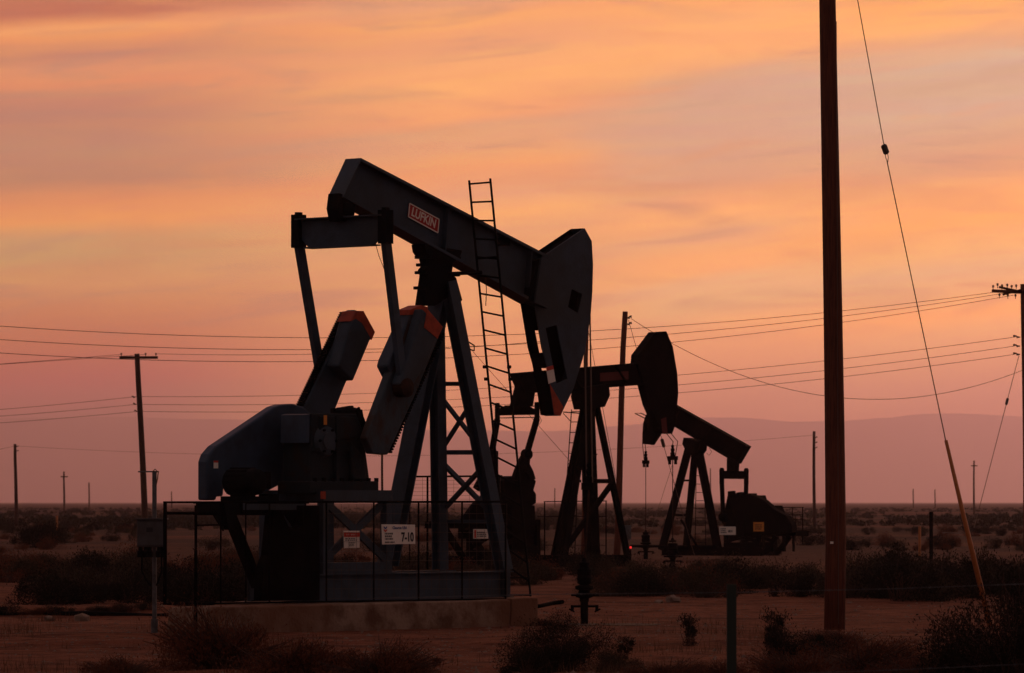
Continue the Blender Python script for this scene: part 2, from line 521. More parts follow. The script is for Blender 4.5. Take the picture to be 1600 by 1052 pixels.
mb = MB(); mb.box((0, (HAZE_END-6100)/2, HAZE_TOP/2-2), (62000, HAZE_END+6100, HAZE_TOP+4))
hz = mb.build('haze', None)
HM = bpy.data.materials.new('haze_air'); HM.use_nodes = True
nt = HM.node_tree; nt.nodes.clear()
pv = nt.nodes.new('ShaderNodeVolumePrincipled'); pv.inputs['Color'].default_value = (*HAZE_COL, 1); pv.inputs['Density'].default_value = HAZE_D; pv.inputs['Anisotropy'].default_value = .72
mo = nt.nodes.new('ShaderNodeOutputMaterial'); nt.links.new(pv.outputs[0], mo.inputs['Volume'])
hz.data.materials.append(HM); tag(hz, None, None, kind='stuff')

# ------------------------------------------------------------------ pump jacks
def rot_of(pl): return pi/2-pl.A

def pump(pl, d, label, group):
    root = empty('pump_jack', pl.o, rot_of(pl))
    tag(root, label, 'pump jack', group)
    paint, dark = d.get('paint', PAINT), d.get('dark', DARK)
    Q, P = pl.Q, pl.P
    def uz(px, py, v=0.0): return pl.uz(px, py, v)
    def poly(pts, v=0.0): return [pl.uz(x, y, v) for x, y in pts]
    # --- skid and pedestal
    v = d.get('railv', .62)
    z0, z1 = d['skid_z']
    ua, ub = d['skid_u']
    fr = empty_part = None
    mb = MB()
    for s in (-1, 1):
        mb.ibeam(Q(ua, s*v, (z0+z1)/2), Q(ub, s*v, (z0+z1)/2), .16, z1-z0)
    for k in range(6):
        u = ua+(ub-ua)*(k/5)
        mb.bar(Q(u+(.08 if k == 0 else -.08 if k == 5 else 0), -v+.01, (z0+z1)/2), Q(u+(.08 if k == 0 else -.08 if k == 5 else 0), v-.01, (z0+z1)/2), .12, z1-z0-.05, (1, 0, 0))
    mb.build('skid_base', paint, root)
    # pedestal under the gear box
    pa, pb = d['ped_u']; pz = d['ped_z']
    ped = MB()
    for s in (-1, 1):
        ped.bar(Q(pa, s*v, pz-.085), Q(pb, s*v, pz-.085), .14, .17)
        ped.bar(Q(pa, s*v, z1+.09), Q(pb, s*v, z1+.09), .135, .175)
        for u in (pa+.07, pb-.07):
            ped.bar(Q(u, s*v, z1+.18), Q(u, s*v, pz-.17), .13, .13)
    for u in (pa+.07, pb-.07):
        ped.bar(Q(u, -v+.07, pz-.09), Q(u, v-.07, pz-.09), .12, .15, (1, 0, 0))
    pd = ped.build('pedestal', paint, root)
    for s in (1, -1):
        for (za, zb) in ((z1+.2, pz-.2), (pz-.2, z1+.2)):
            off = .035 if za > zb else -.035
            MB().bar(Q(pa+.1, s*(v+off*s), za), Q(pb-.1, s*(v+off*s), zb), .05, .12).build('cross_brace', paint, pd)
    # sheet-sided rear bay
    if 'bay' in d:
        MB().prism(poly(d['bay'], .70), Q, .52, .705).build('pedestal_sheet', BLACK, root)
    # rear motor frame
    ra, rb = d['rear_u']; rz = d['rear_z']
    mb = MB()
    for s in (-1, 1):
        mb.ibeam(Q(ra, s*(v-.12), rz-.10), Q(rb, s*(v-.12), rz-.10), .13, .20)
        mb.bar(Q(ra+.75, s*(v-.12), rz-.2), Q(rb-d.get('rear_in', .25), s*(v-.12), z0+.1), .12, .17)
    for u in (ra+.07, (ra+rb)/2):
        mb.bar(Q(u, -v+.18, rz-.10), Q(u, v-.18, rz-.10), .12, .16, (1, 0, 0))
    mb.build('motor_frame', d.get('rearmat', dark), root)
    # --- gear box
    gb = MB()
    for pts, v0, v1 in d['gear']:
        gb.prism(poly(pts, v1), Q, v0, v1)
    gbo = gb.build('gear_box', d.get('gearmat', dark), root, bevel=.02)
    if 'cap' in d:
        u, z = uz(*d['cap'], .47)
        c = Q(u, .46, z)
        MB().lathe((c.x, c.y, c.z), [(.26, .10), (.26, 0), (.22, -.05), (.13, -.06), (.13, -.09)] if pl.sgn == 1 else [(.26, -.1), (.26, 0), (.2, .05)], 24, 'y').build('bearing_cap', paint, gbo)
        for k in range(6):
            t = 2*pi*k/6
            MB().lathe((c.x+.19*cos(t), c.y-.05, c.z+.19*sin(t)), [(.022, .0), (.022, -.03)], 6, 'y').build('bolt', dark, gbo)
        top = MB()
        u2, z2 = uz(541, 642, .1)
        top.lathe(tuple(Q(u2, .1, z2)), [(.24, -.06), (.24, .0), (.15, .05), (.05, .06)], 16)
        top.build('inspection_cover', DARK, gbo)
    if 'flange_bolts' in d:
        for x, y, v_ in d['flange_bolts']:
            MB().box(tuple(P(x, y, v_)), (.05, .05, .06)).build('bolt', dark, gbo)
    # --- belt guard and motor
    if 'guard' in d:
        gv = d['guard_v']
        MB().prism(poly(d['guard'], gv[1]), Q, gv[0], gv[1]).build('belt_guard', d.get('guardmat', BLUE), root, bevel=.035)
    if 'motor' in d:
        a, z, v0 = d['motor']
        mo = MB().lathe(tuple(Q(a, v0, z)), [(.10, -.36), (.19, -.34), (.21, -.26), (.21, .24), (.17, .28), (.05, .29)] , 16, 'y').build('motor', dark, root, smooth=True)
        mb = MB()
        for k in range(14):
            t = 2*pi*k/14
            mb.box((a+.215*cos(t), -pl.sgn*v0, z+.215*sin(t)), (.03, .42, .03), None)
        mb.build('cooling_fin', dark, mo)['kind'] = 'stuff'
        MB().box(tuple(Q(a+.05, v0+.05, z-.28)), (.55, .62, .12)).box(tuple(Q(a+.30, v0+.1, z+.03)), (.18, .26, .26)).build('motor_mount', DARK, mo)
    # --- samson post
    for pts in d['legs']:
        (x0, y0, v0), (x1, y1, v1), w, h = pts[:4]
        MB().ibeam(P(x0, y0, v0), P(x1, y1, v1), w, h, pts[5] if len(pts) > 5 else (1, 0, 0)).build('leg', pts[4] if len(pts) > 4 else paint, root)
    for pts in d['braces']:
        (x0, y0, v0), (x1, y1, v1), w = pts[:3]
        MB().bar(P(x0, y0, v0), P(x1, y1, v1), w*.6, w).build('brace', paint, root)
    # saddle bearing
    sb = MB()
    for pts, v0, v1 in d['saddle']:
        sb.prism(poly(pts, 0), Q, v0, v1)
    sbo = sb.build('saddle_bearing', dark, root, bevel=.015)
    if 'bolts' in d:
        for x, y in d['bolts']:
            MB().box(tuple(P(x, y, .05)), (.07, .22, .05)).build('bolt', dark, sbo)
    # --- walking beam
    b = d['beam']     # near edges: tail top, head top, head bottom, tail bottom (pixels at v = half width)
    hw = d.get('beam_w', .16)
    q = [Vector((*uz(x, y, hw), 0)) for x, y in b]
    tf = .05
    up = (q[0]-q[3]).normalized()
    wb = MB()
    wb.prism([(q[0].x, q[0].y), (q[1].x, q[1].y), ((q[1]-up*tf).x, (q[1]-up*tf).y), ((q[0]-up*tf).x, (q[0]-up*tf).y)], Q, -hw, hw)
    wb.prism([(q[3].x, q[3].y), (q[2].x, q[2].y), ((q[2]+up*tf).x, (q[2]+up*tf).y), ((q[3]+up*tf).x, (q[3]+up*tf).y)], Q, -hw, hw)
    i0, i1, i2, i3 = q[0]-up*(tf+.001), q[1]-up*(tf+.001), q[2]+up*(tf+.001), q[3]+up*(tf+.001)
    wb.prism([(i0.x, i0.y), (i1.x, i1.y), (i2.x, i2.y), (i3.x, i3.y)], Q, -.02, hw*.30)
    ax = (q[1]-q[0]).normalized()
    wbo = wb.build('walking_beam', paint, root)
    ep = MB(); e = ax*.03
    ep.prism([(q[0].x, q[0].y), (q[3].x, q[3].y), ((q[3]-e).x, (q[3]-e).y), ((q[0]-e).x, (q[0]-e).y)], Q, -hw-.002, hw+.002)
    ep.build('end_plate', paint, wbo)
    for t, tb in d.get('stiff', ((.42, .46), (.80, .84))):
        c0 = i0.lerp(i1, t); c1 = i3.lerp(i2, tb)
        MB().prism([(c0.x, c0.y), ((c0+ax*.025).x, (c0+ax*.025).y), ((c1+ax*.025).x, (c1+ax*.025).y), (c1.x, c1.y)], Q, -hw+.01, hw-.015).build('stiffener', paint, wbo)
    if 'badge' in d:
        bx = [Vector((*uz(x, y, hw*.3+.02), 0)) for x, y in d['badge']]
        MB().prism([(p.x, p.y) for p in bx], Q, hw*.3+.003, hw*.3+.02).build('nameplate', d.get('badgemat', RED), root)
        cx = sum(bx, Vector())/4
        exd = (bx[1]-bx[0]).normalized(); eyd = (bx[0]-bx[3]).normalized()
        h = (bx[0]-bx[3]).length; wdt = (bx[1]-bx[0]).length
        cc = Q(cx.x, hw*.3+.022, cx.y); e3 = Vector((exd.x, 0, exd.y)); f3 = Vector((eyd.x, 0, eyd.y))
        f3 = (f3-e3*f3.dot(e3)).normalized()
        if 'word' in d:
            text('lettering', d['word'], h*.92, cc, e3, f3, d.get('wordmat', WHITE), root, .004, wdt*.84/(h*.92*3.42))
            mb = MB(); r = .014
            for a, c in ((0, 1), (1, 2), (2, 3), (3, 0)):
                mb.bar(Q(bx[a].x, hw*.3+.024, bx[a].y), Q(bx[c].x, hw*.3+.024, bx[c].y), .006, .018)
            mb.build('badge_border', d.get('wordmat', WHITE), root)
    # --- horse head
    hv = d.get('head_v', .145)
    hh = empty('horse_head'); hh.parent = root
    outl = poly(d['head'], hv)
    holes = [poly(h_, hv) for h_ in d.get('head_holes', [])]
    plate('side_plate', outl, holes, Q, hv, .02, d.get('headmat', paint), hh)
    if 'head_far' in d:
        fo = poly(d['head_far'], hv)
        plate('side_plate', fo, [poly(h_, hv) for h_ in d.get('far_holes', [])], Q, -hv, .02, d.get('farmat', d.get('headmat', paint)), hh)
    else:
        plate('side_plate', outl, [], Q, -hv, .02, d.get('headmat', paint), hh)
    arc = poly(d['arc'], hv)
    mb = MB()
    for a, c in zip(arc, arc[1:]):
        mb.prism([a, c, (c[0]-.03, c[1]), (a[0]-.03, a[1])], Q, -hv+.011, hv-.011)
    mb.build('arc_plate', d.get('headmat', paint), hh)
    bk = poly(d['back'], hv)
    mb = MB()
    for a, c in zip(bk, bk[1:]):
        mb.prism([a, c, (c[0]+.02, c[1]-.012), (a[0]+.02, a[1]-.012)], Q, -hv+.011, hv-.011)
    mb.build('back_plate', d.get('backmat', d.get('headmat', paint)), hh)
    if 'tip' in d:
        plate('painted_tip', poly(d['tip'], hv+.012), [], Q, hv+.013, .004, ORANGE, hh)
    if 'sticker' in d:
        plate('warning_decal', poly(d['sticker'], hv+.012), [], Q, hv+.013, .004, WHITE, hh)
        plate('decal_band', poly(d['sticker_band'], hv+.014), [], Q, hv+.017, .003, SIGNRED, hh)
    for pr in d.get('spacers', []):
        MB().prism(poly(pr, 0), Q, -hv+.012, hv-.012).build('spacer_plate', dark, hh)
    # --- bridle, carrier bar, polished rod
    br = d['bridle']  # (px, tangent y, carrier y, bottom y, rod px at the bottom, half gap)
    top = P(br[0], br[1], 0); top.x = max(u for u, z in poly(d['arc'], hv))+.02; car = P(br[0], br[2], 0); bot = P(br[4], br[3], 0)
    g_ = br[5]
    for s in (-1, 1):
        pts = [Q(u+.018, s*g_, z) for u, z in poly(d['arc'], hv)[1:] if z > top.z]
        pts += [Q(top.x+.01, s*g_, top.z), Q(car.x, s*g_, car.z)]
        MB().tube(pts, .014, 6).build('bridle_cable', WIRE, root)
    cb = MB(); cb.box((car.x, 0, car.z), (.12, 2*g_+.14, .12)); cb.lathe((car.x, 0, car.z+.06), [(.07, 0), (.07, .10), (.045, .12), (.06, .17), (.06, .22), (.035, .24), (.05, .30), (.03, .34)], 10)
    for s in (-1, 1): cb.box((car.x, s*(g_+.03), car.z-.11), (.07, .06, .16))
    cb.build('carrier_bar', dark, root)
    MB().tube([Vector((car.x, 0, car.z)), bot], br[6] if len(br) > 6 else .018, 8).build('polished_rod', d.get('rodmat', GALV), root)
    # --- equalizer, pitman arms, cranks
    mb = MB()
    for pts, v0, v1 in d['eqbear']:
        mb.prism(poly(pts, 0), Q, v0, v1)
    mb.build('equalizer_bearing', dark, root, bevel=.015)
    eu, ez = d['eq']      # axis in (u,z) at v=0
    eu, ez = uz(eu, ez, 0)
    W = d['pit_v']; eh = d.get('eq_h', .40)
    mb = MB()
    prof = d.get('eq_prof') or [(-W, 0), (W, 0), (W, -eh*.55), (W-.22, -eh), (-W+.22, -eh), (-W, -eh*.55)]
    vs = [Vector((eu-.015, -pl.sgn*y, ez+z)) for y, z in prof]+[Vector((eu+.015, -pl.sgn*y, ez+z)) for y, z in prof]
    n = len(prof)
    mb.add(vs, [tuple(range(n)), tuple(reversed(range(n, 2*n)))]+[(i, i+n, (i+1) % n+n, (i+1) % n) for i in range(n)])
    mb.bar(Q(eu, -W, ez+.012), Q(eu, W, ez+.012), .22, .024, (1, 0, 0))
    mb.bar(Q(eu, -W+.2, ez-eh-.012), Q(eu, W-.2, ez-eh-.012), .22, .024, (1, 0, 0))
    mb.build('equalizer', paint, root)
    for s in (1, -1):
        top = Q(eu, s*W, ez-.1)
        pin = P(*d['pin'][0 if s == 1 else 1], s*W)
        pw = d.get('pit_w', .145); ck = d.get('clevis', .165)
        mb = MB(); mb.bar(top+Vector((0, 0, -.25)), pin, pw*.62, pw, (0, 1, 0))
        po = mb.build('pitman_arm', paint, root)
        MB().bar(top+Vector((0, 0, .19)), top+Vector((0, 0, -.34)), ck, ck*1.12, (0, 1, 0)).bar(top+Vector((0, 0, .23)), top+Vector((0, 0, .19)), .08, .10, (0, 1, 0)).build('clevis', dark, po)
        MB().lathe(tuple(pin), [(.05, -.14), (.15, -.10), (.15, .10), (.05, .14)], 16, 'y').build('wrist_pin_bearing', d.get('pinmat', RUST), po)
    cv = d['crank_v']
    for key, s in (('crank_near', 1), ('crank_far', -1)):
        c = d[key]
        v0, v1 = s*cv[0], s*cv[1]
        vref = max(v0, v1)
        co = MB().prism(poly(c['arm'], vref), Q, v0, v1).build('crank', c.get('mat', paint), root, bevel=.02)
        for wpts, e0, e1 in c['weights']:
            MB().prism(poly(wpts, max(s*(cv[0]+e0), s*(cv[0]+e1))), Q, s*(cv[0]+e0), s*(cv[0]+e1)).build('counterweight', paint, co, bevel=.03)
        if 'tip' in c:
            for tp, t0, t1 in c['tip']:
                MB().prism(poly(tp, max(s*(cv[0]+t0), s*(cv[0]+t1))), Q, s*(cv[0]+t0), s*(cv[0]+t1)).build('painted_tip', ORANGE, co)
        if 'rack' in c:
            (x0, y0), (x1, y1) = c['rack']
            a, b2 = P(x0, y0, vref-.08), P(x1, y1, vref-.08)
            mb = MB(); nn = 44
            for k in range(nn):
                t = (k+.5)/nn
                mb.bar(a.lerp(b2, (k+.25)/nn), a.lerp(b2, (k+.75)/nn), .13, .05)
            mb.build('rack_teeth', dark, co)['kind'] = 'stuff'
    # --- ladder
    if 'ladder' in d:
        ld = d['ladder']; lv = ld['v']
        lo = empty('ladder'); lo.parent = root
        a0, a1 = P(*ld['l'][0], lv[0]), P(*ld['l'][1], lv[0])
        b0, b1 = P(*ld['r'][0], lv[1]), P(*ld['r'][1], lv[1])
        r = ld.get('r_', .020)
        MB().tube([a0, a1], r, 6).build('rail', dark, lo)
        MB().tube([b0, b1], r, 6).build('rail', dark, lo)
        n = ld['n']
        proto = None
        for k in range(n):
            t = (k+.2)/n
            p, q_ = a0.lerp(a1, t), b0.lerp(b1, t)
            MB().tube([p, q_], r*.85, 6).build('rung', dark, lo)
        for x0, y0, v0, x1, y1, v1, r_ in ld.get('arms', []):
            MB().tube([P(x0, y0, v0), P(x1, y1, v1)], r_, 6).build('ladder_bracket', dark, lo)
    for nm, pts, rad, mt in d.get('extra', []):
        MB().tube([P(*p) for p in pts], rad, 6).build(nm, mt, root)
    for nm, pts, v0, v1, mt in d.get('blocks', []):
        MB().prism(poly(pts, v1), Q, v0, v1).build(nm, mt, root)
    return root

# the big pump jack in front
A = Plane(686, 75.0, 40)
TF = lambda pts, dx, dy=0: [(x+dx, y+dy) for x, y in pts]
uA = lambda px, v=0.0, py=800: A.uz(px, py, v)[0]
arc1 = [(913,357),(924,377),(926,413),(925,455),(922,496),(913,550),(896,606),(875,650)]
pump_near = dict(
    skid_z=(.44, .88), skid_u=(uA(478, .62), uA(797, .62)), railv=.62,
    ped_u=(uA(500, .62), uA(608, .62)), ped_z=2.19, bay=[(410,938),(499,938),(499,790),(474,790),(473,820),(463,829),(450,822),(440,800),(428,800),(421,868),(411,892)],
    rear_u=(uA(380, .5), uA(478, .5)), rear_z=2.0, rear_in=-.05,
    gear=[([(486,646),(566,647),(571,700),(575,740),(578,752),(484,757)], -.12, .46),
          ([(500,650),(566,652),(571,700),(578,752),(500,757)], -.46, -.13),
          ([(484,752),(592,752),(592,770),(484,772)], -.14, .55),
          ([(500,650),(560,652),(566,672),(560,684),(500,690)], .461, .50), ([(548,690),(570,716),(573,750),(552,750)], .461, .56)],
    cap=(509, 689), gearmat=GEAR, flange_bolts=[(x, 750, .52) for x in (492, 506, 520, 534, 548, 562, 576, 588)],
    guard=[(x+13, y) for x, y in [(310,782),(310,722),(314,710),(325,697),(416,636),(428,632),(446,631),(462,636),(476,648),(484,668),(482,700),(470,728),(440,750),(398,772),(366,774),(360,746),(340,738),(336,776),(326,776),(325,782)]],
    guard_v=(-.60, -.40), motor=(uA(383, .2), 2+30/96, .15),
    legs=[((687,470,-.05),(606,882,-.05),.30,.20,PAINT,(0,1,0)),
          ((681,440,-.12),(688,890,-.55),.20,.19),
          ((700,440,.12),(788,892,.60),.22,.20)],
    braces=[((690,600,-.3),(738,600,.3),.07),((690,707,-.4),(757,707,.42),.075),
            ((690,622,-.32),(760,712,.44),.075),((744,618,.30),(692,700,-.38),.075),
            ((690,722,-.42),(778,812,.54),.085),((762,722,.46),(690,800,-.46),.085),
            ((690,815,-.5),(778,815,.54),.06)],
    saddle=[([(653,382),(712,392),(708,404),(700,410),(662,404),(655,394)], -.15, .15),
            ([(661,404),(702,408),(699,430),(706,434),(716,470),(706,476),(698,462),(674,478),(655,478),(662,430),(659,422),(664,416)], -.10, .10)],
    bolts=[(658,402),(660,414),(658,426),(656,450),(710,404),(709,430)],
    beam=[(566,248),(862,402),(836,474),(538,309)], beam_w=.165, stiff=((.455, .515), (.90, .965)),
    badge=[(640,318),(686,343),(684,364),(638,339)], word='LUFKIN',
    head=arc1+[(866,648),(860,606),(853,568),(846,543),(835,476),(831,462),(838,440),(846,402)],
    head_holes=[[(893,451),(909,460),(903,490),(887,480)], [(852,513),(869,508),(886,592),(869,600)]],
    head_far=arc1+[(866,648),(860,606),(853,568),(846,543),(835,476),(831,462),(838,440),(846,402)], far_holes=[[(856,516),(869,516),(875,551),(863,551)], [(866,575),(878,575),(879,581),(868,581)]], farmat=BLACK, backmat=BLACK,  # far and back plates black: shade inside the head put into their colour
    arc=arc1, back=[(908,366),(850,405)], headmat=PAINT,
    tip=[(859,600),(880,636),(875,650),(866,648)],
    sticker=[(853,574),(864,571),(868,596),(857,600)], sticker_band=[(853,574),(864,571),(865,577),(854,580)],
    spacers=[[(838,552),(850,552),(856,572),(842,572)], [(842,580),(850,580),(866,646),(858,648)]],
    bridle=(921, 470, 760, 884, 913, .06, .017), rodmat=RUST,
    eqbear=[([(522,302),(547,314),(545,336),(541,346),(523,346),(519,326)], -.13, .13), ([(526,316),(538,318),(538,336),(526,334)], -.17, .17)],
    eq=(534, 341), pit_v=.93, eq_h=.44,
    pin=[(630, 606), (503, 598)], pit_w=.15, crank_v=(.66, .82),
    crank_near=dict(mat=PAINTR, arm=[(643,484),(658,479),(692,512),(648,620),(606,711),(583,709),(573,685),(579,668),(621,556)],
                    weights=[([(609,562),(644,484),(659,479),(668,482),(640,552),(620,600),(606,572)], -.10, .155),
                             ([(660,482),(690,512),(668,566),(640,612),(624,600),(646,530)], .16, .34)],
                    tip=[([(668,483),(692,511),(684,529),(663,512)], .15, .35), ([(641,484),(658,477),(669,480),(666,490),(640,492)], -.105, .163)], rack=((690,520),(606,708))),
    crank_far=dict(arm=[(476,636),(546,488),(554,484),(563,487),(583,518),(540,600),(516,660),(490,700),(462,690)],
                   weights=[([(549,503),(557,489),(567,488),(584,519),(552,596),(529,572)], -.26, .02)],
                   tip=[([(548,502),(556,486),(568,486),(586,519),(581,531),(566,505),(556,498)], -.266, .024)], rack=((468,634),(537,488))),
    ladder=dict(v=(.24, .66), l=[(733,282),(793,905)], r=[(766,279),(829,932)], n=22,
                arms=[(700,428,.1,752,426,.26,.035),(746,404,.17,776,402,.66,.02),(795,820,.62,812,822,.66,.016),(792,903,.66,828,903,.66,.014),(797,930,.66,829,930,.66,.014)]),
    extra=[('brake_cable', [(586,378,.7),(592,400,.75),(600,420,.8),(610,438,.9)], .006, WIRE),
           ('hanging_chain', [(759,432,.3),(760,455,.3),(759,478,.3)], .008, WIRE),
           ('conduit', [(712,440,.2),(714,480,.25),(716,520,.3)], .005, WIRE),
           ('guy_eye', [(733,535,.3),(741,540,.3),(741,548,.3),(733,546,.3)], .012, DARK)],
    blocks=[('head_hinge', [(846,403),(868,409),(856,482),(836,473)], .0, .235, PAINT), ('hinge_gusset', [(838,408),(845,404),(835,472),(828,468)], .04, .20, DARK),
            ('beam_clamp', [(776,376),(786,370),(797,374),(797,384),(780,384)], -.1, .1, DARK),
            ('rust_patch', [(501,768),(509,768),(509,780),(501,780)], .705, .708, ORANGE),
            ('warning_decal', [(334,720),(341,720),(341,732),(334,732)], -.398, -.393, WHITE),
            ('decal_band', [(334,720),(341,720),(341,723),(334,723)], -.392, -.390, SIGNRED),
            ('gear_decal', [(506,649),(511,649),(511,664),(506,664)], .525, .528, YSIGN),
            ('gear_housing_panel', [(479,648),(484,647),(483,692),(478,692)], -.10, .44, BLUE), ('housing_rib', [(526,650),(531,650),(531,752),(526,752)], .461, .53, GEAR), ('housing_rib', [(490,700),(566,700),(566,705),(490,705)], .461, .51, GEAR),
            ('brake_lever', [(556,640),(562,636),(584,690),(578,694)], .47, .50, DARK), ('lifting_lug', [(540,636),(552,634),(556,647),(536,647)], .1, .2, DARK), ('lifting_lug', [(556,640),(566,640),(568,650),(554,650)], -.2, -.1, DARK),
            ('breather', [(522,638),(528,638),(528,648),(522,648)], .0, .08, DARK), ('junction_box', [(396,742),(410,742),(410,760),(396,760)], .30, .48, RUST), ('rail_bracket', [(420,772),(436,772),(436,786),(420,786)], .3, .5, DARK),
            ('frame_gusset', [(470,797),(478,797),(478,850),(440,797)], .50, .53, DARK), ('frame_gusset', [(330,798),(350,798),(350,830)], .50, .53, DARK),
            ('slide_rail', [(384,783),(476,783),(476,797),(384,797)], .50, .56, PAINT),
            ('conduit_box', [(350,786),(372,786),(368,828),(358,828)], .50, .60, DARK),
            ('splice_clamp', [(757,571),(761,571),(761,576),(757,576)], .22, .26, DARK), ('splice_clamp', [(759,590),(763,590),(763,595),(759,595)], .22, .26, DARK),
            ('splice_clamp', [(795,571),(799,571),(799,576),(795,576)], .64, .68, DARK), ('splice_clamp', [(797,590),(801,590),(801,595),(797,595)], .64, .68, DARK),
            ('skid_end_post', [(789,890),(797,890),(797,935),(789,935)], .62, .72, PAINT)])
near = pump(A, pump_near, 'large grey pump jack nearest the viewer with orange crank tips and a red badge', 'pump jacks')

# the middle one, nearly black against the sky, its beam level
B = Plane(920, 136.0, 48)
uB = lambda px, v=0.0: B.uz(px, 800, v)[0]
arc2 = [(1041,518),(1051,542),(1058,584),(1059.5,614),(1057,642),(1054,667),(1050,678)]
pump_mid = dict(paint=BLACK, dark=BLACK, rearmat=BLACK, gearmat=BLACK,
    skid_z=(.10, .45), skid_u=(uB(745, .62), uB(985, .62)), railv=.62, ped_u=(uB(775, .62), uB(842, .62)), ped_z=1.5,
    rear_u=(uB(700, .5), uB(776, .5)), rear_z=1.45,
    gear=[([(786,752),(800,744),(832,746),(838,752),(834,766),(838,772),(838,786),(832,790),(790,792)], -.45, .45),
          ([(800,786),(836,790),(838,862),(800,862)], -.5, .5)],
    guard=[(722,842),(722,816),(742,788),(768,764),(784,756),(794,760),(794,790),(774,816),(748,842)], guard_v=(-.65, -.45), guardmat=BLACK,
    legs=[((912,640,-.1),(866,868,-.62),.16,.15,BLACK),((914,650,.05),(880,868,.5),.22,.20,BLACK),
          ((917,628,0),(926,872,-.35),.34,.30,BLACK),((932,634,.12),(981,872,.62),.15,.14,BLACK)],
    braces=[((925,752,-.1),(960,752,.4),.13),((955,757,.35),(876,868,.3),.15),((888,752,-.3),(908,752,-.1),.08)],
    saddle=[([(905,606),(940,600),(942,618),(934,636),(908,640),(903,620)], -.32, .32)], bolts=[(943,609),(940,622),(904,628)],
    beam=[(809,583),(1001,567),(1013,601),(822,615)], beam_w=.17,
    badge=[(938,583),(982,580),(982,593),(938,596)], badgemat=DULLRED,
    head=arc2+[(1035,677),(1030,667),(1015,633),(1007,603),(996,568),(997,555),(1024,519)], arc=arc2, back=[(1041,518),(1024,519),(997,555),(996,568),(1007,603),(1015,633),(1030,667)],
    tip=None, bridle=(1051, 690, 716, 872, 1051, .10, .014), rodmat=RUST,
    eqbear=[([(813,585),(836,600),(832,614),(829,634),(800,635),(806,612)], -.12, .12)],
    eq=(808, 636), pit_v=.86, eq_h=.30, eq_prof=[(-.86,-.06),(-.50,.05),(.34,.06),(.50,.02),(.86,-.12),(.86,-.24),(-.86,-.24)], clevis=.10, pinmat=BLACK, pin=[(823, 710), (768, 710)], pit_w=.16, crank_v=(.60, .76),
    crank_near=dict(arm=[(823,704),(830,709),(828,728),(828,748),(814,752),(803,750),(808,735),(815,718)], weights=[([(827,722),(834,736),(838,749),(828,750),(822,738)], .10, .22)]),
    crank_far=dict(arm=[(771,703),(779,705),(779,744),(768,752),(752,768),(744,762),(756,738),(763,716)], weights=[([(770,712),(779,712),(779,742),(764,750),(758,738)], -.06, .02)]),
    ladder=dict(v=(-.75, -.40), l=[(893,640),(878,868)], r=[(907,640),(898,868)], n=14, r_=.016, arms=[(880,644,-.6,907,646,-.1,.02),(880,646,-.6,893,660,-.6,.012)]),
    extra=[('guy_eye', [(928,706,.2),(933,710,.2),(928,716,.2)], .014, BLACK), ('loop', [(843,650,.8),(846,658,.8),(842,664,.8),(838,660,.8)], .008, WIRE)],
    blocks=[('painted_tip', [(1033,655),(1041,652),(1043,677),(1035,677)], .16, .165, DULLRED)])
pump_mid.pop('tip')
mid = pump(B, pump_mid, 'black pump jack in the middle with a level beam and a dull red badge', 'pump jacks')

